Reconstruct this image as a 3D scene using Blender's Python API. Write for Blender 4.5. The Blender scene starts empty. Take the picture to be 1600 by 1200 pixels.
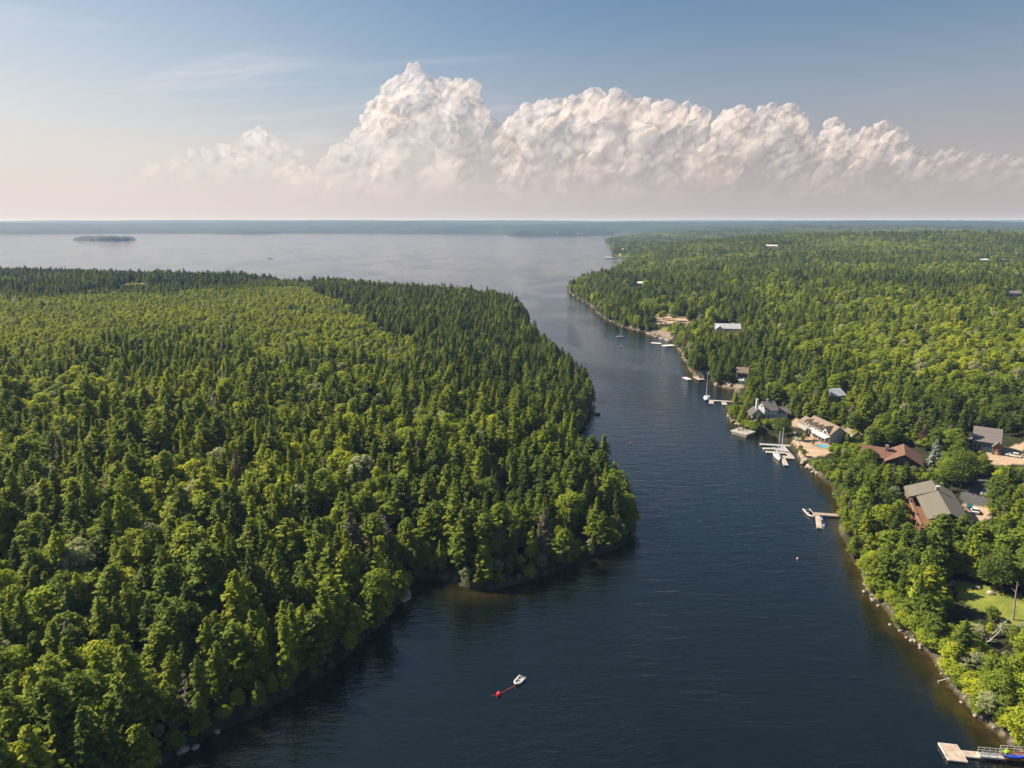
import bpy, bmesh, math, random
import numpy as np
from mathutils import Vector, Matrix
C = bpy.context.scene.collection
random.seed(7); RNG = np.random.default_rng(7)
R = math.radians
# ------------------------------------------------------------------ camera
F = 1067.0; PITCH = R(13.39); H = 90.0
cd = bpy.data.cameras.new('camera'); cam = bpy.data.objects.new('camera', cd); C.objects.link(cam)
cd.sensor_fit = 'HORIZONTAL'; cd.sensor_width = 36; cd.lens = 36 * F / 1600
cd.clip_start = 1; cd.clip_end = 200000
cam.location = (0, 0, H); cam.rotation_euler = (math.pi / 2 - PITCH, 0, 0)
bpy.context.scene.camera = cam
# ------------------------------------------------------------------ light
SUN_AZ = R(-68); SUN_EL = R(42)          # azimuth measured from +Y towards +X
sd = bpy.data.lights.new('sun', 'SUN'); sun = bpy.data.objects.new('sun', sd); C.objects.link(sun)
sd.energy = 5.0; sd.angle = R(0.6); sd.color = (1.0, 0.87, 0.70)
sdir = Vector((math.sin(SUN_AZ) * math.cos(SUN_EL), math.cos(SUN_AZ) * math.cos(SUN_EL), math.sin(SUN_EL)))
sun.rotation_euler = sdir.to_track_quat('Z', 'Y').to_euler(); sun.location = (0, 0, 400)
sc = bpy.context.scene
sc.view_settings.view_transform = 'Standard'; sc.view_settings.look = 'None'
sc.view_settings.exposure = 0.95; sc.view_settings.gamma = 1.0
sc.cycles.use_denoising = True
sc.cycles.transparent_max_bounces = 24; sc.cycles.max_bounces = 6; sc.cycles.volume_bounces = 1
sc.cycles.diffuse_bounces = 3; sc.cycles.glossy_bounces = 2; sc.cycles.transmission_bounces = 2
sc.cycles.sample_clamp_indirect = 4.0; sc.cycles.sample_clamp_direct = 12.0

class NT:
    """tiny node-tree writer"""
    def __init__(s, t): s.t = t; s.n = t.nodes; s.l = t.links
    def a(s, kind, **kw):
        n = s.n.new(kind)
        for k, v in kw.items():
            if k.startswith('i_'):
                key = k[2:]; key = int(key) if key.isdigit() else key.replace('_', ' ')
                sock = n.inputs[key]
                if isinstance(v, bpy.types.NodeSocket): s.l.new(v, sock)
                else: sock.default_value = v
            else: setattr(n, k, v)
        return n
    def math(s, op, a, b=0.0, c=0.0, clamp=False):
        n = s.n.new('ShaderNodeMath'); n.operation = op; n.use_clamp = clamp
        for i, v in enumerate((a, b, c)):
            if isinstance(v, bpy.types.NodeSocket): s.l.new(v, n.inputs[i])
            else: n.inputs[i].default_value = v
        return n.outputs[0]
    def mix(s, f, a, b, blend='MIX'):
        n = s.n.new('ShaderNodeMix'); n.data_type = 'RGBA'; n.blend_type = blend; n.clamp_factor = True
        for i, v in ((0, f), (6, a), (7, b)):
            if isinstance(v, bpy.types.NodeSocket): s.l.new(v, n.inputs[i])
            else: n.inputs[i].default_value = (*v, 1) if isinstance(v, tuple) and len(v) == 3 else v
        return n.outputs[2]
    def smooth(s, x, lo, hi, a=0.0, b=1.0):
        n = s.n.new('ShaderNodeMapRange'); n.interpolation_type = 'SMOOTHSTEP'
        s.l.new(x, n.inputs[0])
        for i, v in ((1, lo), (2, hi), (3, a), (4, b)): n.inputs[i].default_value = v
        return n.outputs[0]
    def noise(s, vec, scale, detail=3, rough=0.5, dist=0.0):
        n = s.n.new('ShaderNodeTexNoise'); s.l.new(vec, n.inputs['Vector'])
        n.inputs['Scale'].default_value = scale; n.inputs['Detail'].default_value = detail
        n.inputs['Roughness'].default_value = rough; n.inputs['Distortion'].default_value = dist
        return n.outputs[0]

w = bpy.data.worlds.new('World'); sc.world = w; w.use_nodes = True
w.node_tree.nodes.clear(); N = NT(w.node_tree)
sky = N.a('ShaderNodeTexSky', sky_type='NISHITA', sun_disc=False, sun_elevation=SUN_EL, sun_rotation=SUN_AZ,
          air_density=1.0, dust_density=0.8, ozone_density=2.0, altitude=50)
tc = N.a('ShaderNodeTexCoord')
sep = N.a('ShaderNodeSeparateXYZ', i_0=tc.outputs['Generated'])
el = sep.outputs[2]
# humid pinkish summer haze low in the air, warmer and brighter towards the sun
side = N.math('ADD', N.math('MULTIPLY', sep.outputs[0], math.sin(SUN_AZ)), N.math('MULTIPLY', sep.outputs[1], math.cos(SUN_AZ)))
sunward = N.smooth(side, 0.05, 1.0)
hz = N.mix(sunward, (3.9, 3.35, 3.4), (7.6, 6.7, 6.2))
lowf = N.math('MAXIMUM', N.smooth(el, -0.02, 0.30, 0.97, 0.0), N.math('MULTIPLY', sunward, N.smooth(el, 0.0, 0.40, 0.85, 0.0)))
skyc = N.mix(1.0, sky.outputs[0], (0.72, 0.80, 0.80), 'MULTIPLY')
skyc = N.mix(lowf, skyc, hz)
# thin cirrus sheets, laid out on a flat layer high above
inv = N.math('DIVIDE', 1.0, N.math('MAXIMUM', N.math('ADD', el, 0.03), 0.02))
cx = N.math('MULTIPLY', sep.outputs[0], inv); cy = N.math('MULTIPLY', sep.outputs[1], inv)
cv = N.a('ShaderNodeCombineXYZ', i_0=N.math('MULTIPLY', cx, 0.35), i_1=N.math('MULTIPLY', N.math('ADD', cy, N.math('MULTIPLY', cx, 0.25)), 0.9), i_2=3.1)
ci = N.smooth(N.noise(cv.outputs[0], 0.9, 7, 0.62, 0.6), 0.50, 0.80)
cim = N.math('MULTIPLY', N.math('MULTIPLY', ci, N.smooth(el, 0.02, 0.12)), N.math('MULTIPLY', N.smooth(el, 0.42, 0.20), N.smooth(sep.outputs[0], 0.25, -0.25, 0.08, 0.55)))
skyc = N.mix(cim, skyc, (7.4, 7.0, 6.9))
# distant milky cloud deck low over the bay, broken by soft noise
cvn = N.noise(tc.outputs['Generated'], 3.2, 5, 0.6)
bank = N.smooth(N.math('ADD', el, N.math('MULTIPLY', N.math('SUBTRACT', cvn, 0.5), 0.16)), 0.015, 0.155, 1.0, 0.0)
skyc = N.mix(N.math('MULTIPLY', bank, 0.62), skyc, N.mix(N.smooth(sep.outputs[0], -0.6, 0.6), (6.4, 5.6, 5.4), (4.3, 3.7, 3.7)))
bg = N.a('ShaderNodeBackground', i_Color=skyc, i_Strength=0.061)
out = N.a('ShaderNodeOutputWorld', i_Surface=bg.outputs[0])

# ------------------------------------------------------------------ helpers
def ray(px, py):
    X = (px - 800) / F; Y = (600 - py) / F
    return X, math.cos(PITCH) + Y * math.sin(PITCH), -math.sin(PITCH) + Y * math.cos(PITCH)
def flat(px, py, z=0.0):
    """the point of the level z seen in this direction of the photograph"""
    a, b, c = ray(px, py); t = (z - H) / c
    return np.array((a * t, b * t, z))
def proj(x, y, z):
    zz = z - H; c, s = math.cos(PITCH), math.sin(PITCH)
    d = y * c - zz * s; u = y * s + zz * c
    d = np.maximum(d, 0.01)
    return 800 + F * x / d, 600 - F * u / d, d
def tag(o, label=None, cat=None, group=None, kind=None):
    if label: o['label'] = label
    if cat: o['category'] = cat
    if group: o['group'] = group
    if kind: o['kind'] = kind
    return o
def thing(name, label, cat, loc=(0, 0, 0), rz=0.0, group=None):
    o = bpy.data.objects.new(name, None); C.objects.link(o); o.empty_display_size = 0.3
    o.location = [float(v) for v in loc]; o.rotation_euler = (0, 0, rz)
    return tag(o, label, cat, group)

MATS = {}
def mat(key, col, rough=0.75, var=0.18, scale=1.5, spec=0.3, metal=0.0, bump=0.0, col2=None, stripes=None, streak=None):
    if key in MATS: return MATS[key]
    m = bpy.data.materials.new(key); m.use_nodes = True; m.node_tree.nodes.clear(); n = NT(m.node_tree)
    tcn = n.a('ShaderNodeTexCoord'); v = tcn.outputs['Object']
    nz = n.noise(v, scale, 4, 0.6)
    c2 = col2 or tuple(c * (1 - 2 * var) for c in col)
    c = n.mix(n.smooth(nz, 0.3, 0.7), c2, tuple(min(1, x * (1 + var * 0.5)) for x in col))
    if stripes:                       # board or shingle courses: (axis, spacing, width, darkening)
        ax, sp, wd, dk = stripes
        s3 = n.a('ShaderNodeSeparateXYZ', i_0=v)
        fr = n.math('FRACT', n.math('DIVIDE', s3.outputs[ax], sp))
        ln = n.math('LESS_THAN', fr, wd / sp)
        idx = n.math('FLOOR', n.math('DIVIDE', s3.outputs[ax], sp))
        wn = n.a('ShaderNodeTexWhiteNoise', noise_dimensions='1D'); n.l.new(idx, wn.inputs['W'])
        c = n.mix(n.math('MULTIPLY', wn.outputs[0], 0.35), c, tuple(x * 0.6 for x in col))
        c = n.mix(n.math('MULTIPLY', ln, dk), c, tuple(x * 0.25 for x in col))
    p = n.a('ShaderNodeBsdfPrincipled', i_Base_Color=c, i_Roughness=rough, i_Metallic=metal)
    p.inputs['Specular IOR Level'].default_value = spec
    if bump:
        b = n.a('ShaderNodeBump', i_Strength=bump, i_Distance=0.05, i_Height=n.noise(v, scale * 5, 4)); n.l.new(b.outputs[0], p.inputs['Normal'])
    n.a('ShaderNodeOutputMaterial', i_Surface=p.outputs[0])
    MATS[key] = m; return m

class MB:
    def __init__(s): s.v = []; s.f = []; s.m = []; s.cur = 0
    def add(s, vs, fs):
        k = len(s.v); s.v += [tuple(map(float, p)) for p in vs]; s.f += [tuple(k + i for i in f) for f in fs]; s.m += [s.cur] * len(fs)
        return s
    def box(s, x0, x1, y0, y1, z0, z1):
        return s.add([(x0, y0, z0), (x1, y0, z0), (x1, y1, z0), (x0, y1, z0), (x0, y0, z1), (x1, y0, z1), (x1, y1, z1), (x0, y1, z1)],
                     [(0, 3, 2, 1), (4, 5, 6, 7), (0, 1, 5, 4), (1, 2, 6, 5), (2, 3, 7, 6), (3, 0, 4, 7)])
    def prism(s, pts, z0, z1):
        n = len(pts)
        z0s = z0 if hasattr(z0, '__len__') else [z0] * n; z1s = z1 if hasattr(z1, '__len__') else [z1] * n
        a = sum(pts[i][0] * pts[(i + 1) % n][1] - pts[(i + 1) % n][0] * pts[i][1] for i in range(n))
        if a < 0: pts = pts[::-1]; z0s = z0s[::-1]; z1s = z1s[::-1]
        vs = [(p[0], p[1], z0s[i]) for i, p in enumerate(pts)] + [(p[0], p[1], z1s[i]) for i, p in enumerate(pts)]
        return s.add(vs, [tuple(range(n))[::-1], tuple(range(n, 2 * n))] + [(i, (i + 1) % n, n + (i + 1) % n, n + i) for i in range(n)])
    def tube(s, p0, p1, r0, r1=None, n=6):
        r1 = r0 if r1 is None else r1
        a = Vector(p0); b = Vector(p1); d = (b - a).normalized()
        u = d.orthogonal().normalized(); q = d.cross(u)
        vs = []
        for c, r in ((a, r0), (b, r1)):
            for i in range(n):
                t = 2 * math.pi * i / n; vs.append(c + (u * math.cos(t) + q * math.sin(t)) * r)
        return s.add(vs, [tuple(range(n))[::-1], tuple(range(n, 2 * n))] + [(i, (i + 1) % n, n + (i + 1) % n, n + i) for i in range(n)])
    def path(s, pts, r, n=6):
        for a, b in zip(pts[:-1], pts[1:]): s.tube(a, b, r, r, n)
        return s
    def loft(s, rings, closed=True, caps=True):
        n = len(rings[0]); k = len(rings); vs = [p for r_ in rings for p in r_]; fs = []
        for j in range(k - 1):
            for i in range(n if closed else n - 1):
                i2 = (i + 1) % n; fs.append((j * n + i, j * n + i2, (j + 1) * n + i2, (j + 1) * n + i))
        if caps: fs += [tuple(range(n))[::-1], tuple(range((k - 1) * n, k * n))]
        return s.add(vs, fs)
    def ball(s, c, r, sz=1.0, n=10):
        rings = []
        for j in range(1, n):
            t = math.pi * j / n
            rings.append([(c[0] + r * math.sin(t) * math.cos(a), c[1] + r * math.sin(t) * math.sin(a), c[2] - r * sz * math.cos(t)) for a in [2 * math.pi * i / 12 for i in range(12)]])
        return s.loft(rings)
    def build(s, name, m, parent=None, smooth=False, bevel=0.0):
        me = bpy.data.meshes.new(name); me.from_pydata(s.v, [], s.f); me.update()
        for x in (m if isinstance(m, (list, tuple)) else [m]): me.materials.append(x)
        if max(s.m, default=0) > 0: me.polygons.foreach_set('material_index', s.m)
        if smooth: me.polygons.foreach_set('use_smooth', [True] * len(me.polygons))
        o = bpy.data.objects.new(name, me); C.objects.link(o)
        if parent: o.parent = parent
        if bevel:
            b = o.modifiers.new('bevel', 'BEVEL'); b.width = bevel; b.segments = 2; b.limit_method = 'ANGLE'
        return o

# ------------------------------------------------------------------ the lie of the land
def hash2(ix, iy, seed):
    h = (ix.astype(np.int64) * 374761393 + iy.astype(np.int64) * 668265263 + seed * 974634777) & 0x7fffffff
    h = ((h ^ (h >> 13)) * 1274126177) & 0x7fffffff
    return ((h ^ (h >> 16)) & 0xffff) / 65535.0
def vnoise(x, y, s, seed=0, octs=3):
    tot = 0; amp = 1; nrm = 0
    for o in range(octs):
        u = x / s; v = y / s; ix = np.floor(u); iy = np.floor(v); fx = u - ix; fy = v - iy
        fx = fx * fx * (3 - 2 * fx); fy = fy * fy * (3 - 2 * fy)
        a = hash2(ix, iy, seed + o); b = hash2(ix + 1, iy, seed + o); c = hash2(ix, iy + 1, seed + o); d = hash2(ix + 1, iy + 1, seed + o)
        tot = tot + amp * ((a * (1 - fx) + b * fx) * (1 - fy) + (c * (1 - fx) + d * fx) * fy); nrm += amp; amp *= 0.5; s *= 0.5
    return tot / nrm * 2 - 1                       # -1 .. 1
LEFT_PX = [(235, 1212), (252, 1199), (275, 1180), (300, 1165), (335, 1146), (380, 1126), (410, 1112), (440, 1096), (472, 1080), (500, 1060), (530, 1038), (560, 1010), (585, 985),
           (610, 962), (628, 938), (638, 918), (642, 906), (660, 903), (680, 904), (700, 906), (718, 912), (740, 918), (768, 921), (795, 914), (830, 905), (862, 897), (885, 888),
           (905, 878), (935, 868), (965, 858), (980, 848), (987, 832), (990, 812), (984, 790), (968, 768), (948, 750), (925, 728), (903, 706), (897, 690), (905, 674), (914, 660),
           (923, 645), (925, 630), (918, 612), (900, 590), (880, 572), (858, 552), (838, 534), (826, 516), (828, 505), (820, 495), (814, 486), (790, 474)]
LEFT = [tuple(flat(*p)[:2]) for p in LEFT_PX] + [(-90, 830), (-190, 900), (-290, 965), (-400, 1010), (-560, 1050), (-800, 1120), (-1100, 1180), (-1800, 1300), (-3500, 1300), (-3500, -400), (-130, -400), (-75, 60)]
RIGHT_PX = [(1640, 1212), (1600, 1184), (1575, 1160), (1545, 1135), (1510, 1105), (1482, 1072), (1470, 1050), (1456, 1024), (1440, 1010), (1415, 994), (1396, 977), (1385, 955), (1364, 935),
            (1350, 912), (1343, 890), (1330, 866), (1318, 845), (1311, 825), (1314, 800), (1314, 778), (1302, 764), (1284, 745), (1270, 733), (1256, 720), (1250, 705), (1243, 692), (1238, 682),
            (1225, 679), (1205, 676), (1190, 678), (1176, 677), (1160, 670), (1150, 664), (1145, 654), (1138, 646), (1138, 638), (1142, 632), (1150, 624), (1152, 615), (1148, 608), (1135, 606),
            (1120, 602), (1108, 595), (1098, 592), (1085, 590), (1080, 584), (1077, 572), (1068, 560), (1062, 548), (1057, 540), (1049, 533), (1035, 528), (1018, 524), (1000, 518),
            (985, 513), (965, 508), (945, 499), (935, 490), (920, 475), (905, 465), (890, 458), (889, 451), (896, 447), (908, 443), (930, 437), (955, 430), (972, 420), (980, 408), (976, 401),
            (958, 400), (956, 396), (964, 393), (956, 390), (954, 387), (964, 383), (950, 380), (946, 378), (962, 375), (985, 372.5), (983, 369.5), (960, 367.5), (900, 368), (850, 368.5), (800, 368.6),
            (791, 368.2), (792, 366), (760, 365.2), (600, 364.4), (440, 364), (432, 365.2), (380, 365.8), (330, 365), (310, 364.4), (200, 364.2), (0, 366), (-300, 366)]
RIGHT = [tuple(flat(*p)[:2]) for p in RIGHT_PX] + [(-60000, 6000), (-60000, 70000), (70000, 70000), (70000, -400), (190, -400), (118, 40)]
ISLE = [tuple(flat(*p)[:2]) for p in [(112, 375.3), (135, 376.2), (180, 376.2), (205, 375.6), (216, 374.8), (206, 373.2), (170, 372.6), (125, 373.2)]]
def sdist(x, y, poly):
    """distance to the shore, positive on land"""
    P = np.array(poly); Q = np.roll(P, -1, 0)
    best = np.full(x.shape, 1e18); inside = np.zeros(x.shape, bool)
    for (ax, ay), (bx, by) in zip(P, Q):
        dx, dy = bx - ax, by - ay; L2 = dx * dx + dy * dy + 1e-9
        t = np.clip(((x - ax) * dx + (y - ay) * dy) / L2, 0, 1)
        best = np.minimum(best, (x - ax - t * dx) ** 2 + (y - ay - t * dy) ** 2)
        c = (ay > y) != (by > y)
        inside ^= c & (x < (bx - ax) * (y - ay) / (by - ay + 1e-12) + ax)
    d = np.sqrt(best); return np.where(inside, d, -d)
def shore(x, y):
    wob = vnoise(x, y, 9.0, 3, 3) * np.clip(np.hypot(x, y) * 0.01, 0.9, 8) * 0.65
    dl = sdist(x, y, LEFT); dr = sdist(x, y, RIGHT); di = sdist(x, y, ISLE)
    return dl + wob, dr + wob, di + wob
def gauss(x, y, cx, cy, sx, sy): return np.exp(-((x - cx) / sx) ** 2 - ((y - cy) / sy) ** 2)
def height(x, y):
    dl, dr, di = shore(x, y); r = np.hypot(x, y)
    und = vnoise(x, y, 130, 11, 4)
    def bank(d, A, L, b): 
        e = np.maximum(d, 0)
        return b * (1 - np.exp(-e / 3.0)) + A * (1 - np.exp(-e / L)) + und * 4 * (1 - np.exp(-e / 60))
    hl = bank(dl, 11, 90, 2.2)
    hr = bank(dr, 24, 190, 1.8) + 34 * gauss(x, y, 950, 1650, 1100, 300) * (dr > 0) * (1 - np.exp(-np.maximum(dr, 0) / 150))
    hr = hr - 16 * np.exp(-((r - 2600) / 600) ** 2) * (dr > 0) * np.clip(dr / 300, 0, 1) * np.clip(x / 500, 0, 1)
    far = np.clip((r - 3000) / 9000, 0, 1); e = np.maximum(dr, 0)
    hr = hr + (vnoise(x, y, 2600, 21, 4) * 44 + 8) * np.clip((r - 1800) / 2500, 0, 1) * (1 - np.exp(-e / 500))
    hr = hr + (38 + vnoise(x, y, 4200, 31, 4) * 95 + 30 * np.clip(x / 9000, -0.5, 1)) * far * (1 - np.exp(-e / 900))
    h = np.where(dl > 0, hl, np.where(dr > 0, hr, np.where(di > 0, 5 * (1 - np.exp(-di / 25)), np.maximum(np.maximum(np.maximum(dl, dr), di) * 0.22, -9))))
    h = h + np.where(h > 0, vnoise(x, y, 6, 41, 2) * 0.25, 0)
    h = np.where(h > 70, 70 + 36 * np.tanh((h - 70) / 36), h)
    return h, dl, dr, di
NA, NR = 640, 720
AZ = np.linspace(R(-63), R(63), NA); RD = 32 * (46000 / 32) ** np.linspace(0, 1, NR)
GX = RD[:, None] * np.sin(AZ)[None]; GY = RD[:, None] * np.cos(AZ)[None]
GH, DL, DR, DI = height(GX, GY)
def grid_idx(x, y):
    r = np.maximum(np.hypot(x, y), 32.001); a = np.arctan2(x, y)
    u = np.clip(np.log(r / 32) / math.log(46000 / 32) * (NR - 1), 0, NR - 1.001); v = np.clip((a - AZ[0]) / (AZ[-1] - AZ[0]) * (NA - 1), 0, NA - 1.001)
    return u, v
def samp(G, x, y):
    x = np.asarray(x, float); y = np.asarray(y, float); u, v = grid_idx(x, y); i = u.astype(int); j = v.astype(int); fu = u - i; fv = v - j
    return G[i, j] * (1 - fu) * (1 - fv) + G[i + 1, j] * fu * (1 - fv) + G[i, j + 1] * (1 - fu) * fv + G[i + 1, j + 1] * fu * fv
def hgt(x, y): return float(samp(GH, x, y))
def at(px, py, dz=0.0):
    """ground point seen in this direction"""
    a, b, c = ray(px, py); t = 40.0; step = 2.0
    while t < 30000:
        if H + c * t < samp(GH, a * t, b * t) + dz: break
        step = max(1.0, t * 0.01); t += step
    lo, hi = t - step, t
    for _ in range(20):
        m = (lo + hi) / 2
        if H + c * m < samp(GH, a * m, b * m) + dz: hi = m
        else: lo = m
    return np.array((a * hi, b * hi, float(samp(GH, a * hi, b * hi))))
def poly_mask(poly, x, y):
    inside = np.zeros(np.shape(x), bool)
    for (ax, ay), (bx, by) in zip(poly, poly[1:] + poly[:1]):
        c = (ay > y) != (by > y); inside ^= c & (x < (bx - ax) * (y - ay) / (by - ay + 1e-12) + ax)
    return inside
# level terraces: (polygon as seen in the photograph, height)
PADS = [([(1243, 690), (1238, 680), (1262, 674), (1315, 690), (1312, 712), (1286, 718), (1257, 714), (1248, 700)], 1.9)]
for pp, z in PADS:
    poly = [tuple(flat(a, b, z)[:2]) for a, b in pp]
    dd = sdist(GX, GY, poly); k = np.clip((dd + 2.0) / 2.0, 0, 1); near = (dd > -30)
    GH = np.where(near & (GH > -1), GH * (1 - k) + z * k, GH)
def pad_at(px, py, r=8.0):
    p = at(px, py); k = np.clip(1.6 - np.hypot(GX - p[0], GY - p[1]) / r, 0, 1)
    global GH
    GH = GH * (1 - k) + p[2] * k; return p
for q in ((1475, 800, 15), (1415, 725, 13), (1540, 697, 14), (1137, 517, 16), (1309, 624, 7), (1204, 652, 10), (1280, 683, 14), (1040, 497, 22)): pad_at(*q)
# what covers the ground, and where no tree stands: (kind, outline in the photograph)
PATCH = [
 ('gravel', [(1545, 702), (1600, 690), (1620, 700), (1620, 716), (1600, 727), (1560, 728), (1547, 722), (1540, 708)]),
 ('gravel', [(1505, 790), (1512, 785), (1546, 794), (1548, 808), (1528, 818), (1514, 812)]),
 ('asphalt', [(1500, 776), (1520, 752), (1540, 742), (1552, 748), (1548, 795), (1512, 788)]),
 ('lawn', [(1487, 905), (1525, 908), (1560, 926), (1600, 930), (1640, 940), (1640, 1000), (1600, 990), (1560, 968), (1520, 955), (1500, 935)]),
 ('lawn', [(1240, 682), (1262, 676), (1275, 690), (1262, 693), (1243, 690)]),
 ('sand', [(1240, 690), (1262, 678), (1310, 690), (1300, 706), (1290, 712), (1257, 716), (1247, 700)]),
 ('gravel', [(1330, 672), (1342, 676), (1356, 684), (1350, 692), (1338, 686), (1326, 678)]),
 ('gravel', [(1235, 656), (1243, 652), (1258, 662), (1250, 670), (1240, 668)]),
 ('sand', [(1012, 496), (1022, 491), (1045, 489), (1078, 497), (1072, 503), (1040, 505), (1014, 503)]),
 ('rock', [(1012, 522), (1030, 515), (1048, 518), (1052, 527), (1048, 533), (1030, 527)]),
 ('lawn', [(1030, 515), (1040, 510), (1058, 514), (1056, 522), (1046, 518)]),
 ('gravel', [(1105, 514), (1160, 516), (1170, 521), (1165, 524), (1110, 522)]),
 ('rock', [(1120, 604), (1130, 597), (1150, 600), (1165, 598), (1168, 606), (1150, 611)]),
 ('dry', [(178, 441), (195, 440), (232, 441.5), (236, 446), (215, 447), (180, 444)]),
 ('lawn', [(1205, 632), (1240, 632), (1245, 642), (1215, 640)]),
 ('lawn', [(1275, 617), (1300, 618), (1296, 626), (1276, 624)]),
 ('dirt', [(1040, 497), (1100, 503), (1110, 512), (1090, 513), (1060, 505)]),
 ('lawn', [(958, 397), (977, 394), (980, 400), (962, 401)]),
 ('lawn', [(1410, 790), (1424, 782), (1425, 800), (1412, 803)]),
 ('gravel', [(1195, 400), (1215, 398), (1216, 402), (1170, 403)]),
 ('gravel', [(1118, 408), (1132, 404), (1130, 411), (1108, 420), (1104, 418)]),
 ('dirt', [(1372, 493), (1404, 495), (1400, 499), (1376, 498)]),
]
MASK = {k: np.zeros(GX.shape) for k in ('gravel', 'asphalt', 'lawn', 'sand', 'rock', 'dry', 'dirt')}
CLEAR = []
jx = GX + vnoise(GX, GY, 5, 77, 2) * np.clip(RD[:, None] * 0.006, 0.8, 8); jy = GY + vnoise(GX, GY, 5, 78, 2) * np.clip(RD[:, None] * 0.006, 0.8, 8)
for k, pp in PATCH:
    poly = [tuple(at(a, b)[:2]) for a, b in pp]; CLEAR.append(poly)
    MASK[k] = np.maximum(MASK[k], poly_mask(poly, jx, jy).astype(float))
# ------------------------------------------------------------------ ground, water, haze
def polar_mesh(name, Z, step=1):
    X = GX[::step, ::step]; Y = GY[::step, ::step]; Zs = Z[::step, ::step]; a, b = X.shape
    me = bpy.data.meshes.new(name); me.vertices.add(a * b)
    me.vertices.foreach_set('co', np.stack([X, Y, Zs], -1).astype(np.float32).ravel())
    i = np.arange((a - 1) * (b - 1)); r = i // (b - 1); c = i % (b - 1); q = r * b + c
    f = np.stack([q, q + b, q + b + 1, q + 1], -1).astype(np.int32).ravel()
    n = len(i); me.loops.add(4 * n); me.loops.foreach_set('vertex_index', f[::1])
    me.polygons.add(n); me.polygons.foreach_set('loop_start', np.arange(0, 4 * n, 4, dtype=np.int32))
    me.polygons.foreach_set('use_smooth', np.ones(n, bool)); me.update(calc_edges=True); me.validate()
    me.flip_normals()
    if me.polygons[0].normal.z < 0: me.flip_normals()
    o = bpy.data.objects.new(name, me); C.objects.link(o); return o, me
def fattr(me, name, arr):
    a = me.attributes.new(name, 'FLOAT', 'POINT'); a.data.foreach_set('value', np.ascontiguousarray(arr, dtype=np.float32).ravel())
RR = np.hypot(GX, GY)
canopy = np.clip((RR - 3600) / 500, 0, 1) * (GH > 1.5)
cell = RNG.random(GX.shape)
GH_MESH = GH + canopy * (7 + 5 * cell * np.clip(1.3 - RR / 30000, 0.3, 1) + 3 * vnoise(GX, GY, 120, 5, 2))
ground, gme = polar_mesh('ground', GH_MESH)
tag(ground, kind='structure')
DM = np.maximum(np.maximum(DL, DR), DI)
rockband = np.clip(1.3 - np.abs(DM - 0.6) / (0.3 + 0.55 * np.clip(vnoise(GX, GY, 14, 9, 2), -0.25, 1) + (DR > -5) * 0.15 + RR * 0.0008), 0, 1) * np.clip(vnoise(GX, GY, 22, 15, 2) * 2.2 + 0.55, 0.12, 1) * (RR < 2600)
rockband = np.where(DL > -6, rockband * 0.45, rockband)
for k, v in MASK.items(): fattr(gme, k, np.maximum(v, rockband) if k == 'rock' else v)
fattr(gme, 'canopy', canopy)
fattr(gme, 'wet', np.clip(1 - (GH + 0.1) / 0.7, 0, 1))
m = bpy.data.materials.new('forest ground'); m.use_nodes = True; m.node_tree.nodes.clear(); n = NT(m.node_tree)
pos = n.a('ShaderNodeNewGeometry').outputs['Position']
def A(name): return n.a('ShaderNodeAttribute', attribute_name=name).outputs['Fac']
n1 = n.noise(pos, 0.35, 5, 0.6); n2 = n.noise(pos, 2.2, 4, 0.65); n3 = n.noise(pos, 0.006, 5, 0.6)
c = n.mix(n.smooth(n1, 0.35, 0.65), (0.016, 0.021, 0.008), (0.04, 0.045, 0.018))
c = n.mix(A('canopy'), c, n.mix(n.smooth(n3, 0.35, 0.65), (0.012, 0.024, 0.014), (0.034, 0.052, 0.022)))
stone = n.mix(n.smooth(n2, 0.3, 0.7), (0.10, 0.08, 0.06), (0.38, 0.31, 0.24))
c = n.mix(A('rock'), c, stone)
c = n.mix(A('lawn'), c, n.mix(n.smooth(n1, 0.3, 0.7), (0.13, 0.17, 0.028), (0.22, 0.235, 0.045)))
c = n.mix(A('dry'), c, n.mix(n.smooth(n1, 0.3, 0.7), (0.22, 0.22, 0.07), (0.4, 0.36, 0.13)))
c = n.mix(A('dirt'), c, n.mix(n.smooth(n1, 0.3, 0.7), (0.16, 0.10, 0.06), (0.3, 0.22, 0.14)))
c = n.mix(A('gravel'), c, n.mix(n.smooth(n2, 0.3, 0.7), (0.34, 0.25, 0.18), (0.50, 0.38, 0.28)))
c = n.mix(A('sand'), c, n.mix(n.smooth(n1, 0.3, 0.7), (0.34, 0.25, 0.17), (0.50, 0.38, 0.27)))
c = n.mix(A('asphalt'), c, n.mix(n.smooth(n2, 0.3, 0.7), (0.07, 0.07, 0.075), (0.12, 0.115, 0.12)))
c = n.mix(n.math('MULTIPLY', A('wet'), 0.75), c, (0.035, 0.028, 0.018))
p = n.a('ShaderNodeBsdfPrincipled', i_Base_Color=c, i_Roughness=0.9); p.inputs['Specular IOR Level'].default_value = 0.15
b = n.a('ShaderNodeBump', i_Strength=0.6, i_Distance=0.4, i_Height=n2); n.l.new(b.outputs[0], p.inputs['Normal'])
n.a('ShaderNodeOutputMaterial', i_Surface=p.outputs[0]); gme.materials.append(m)

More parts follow.
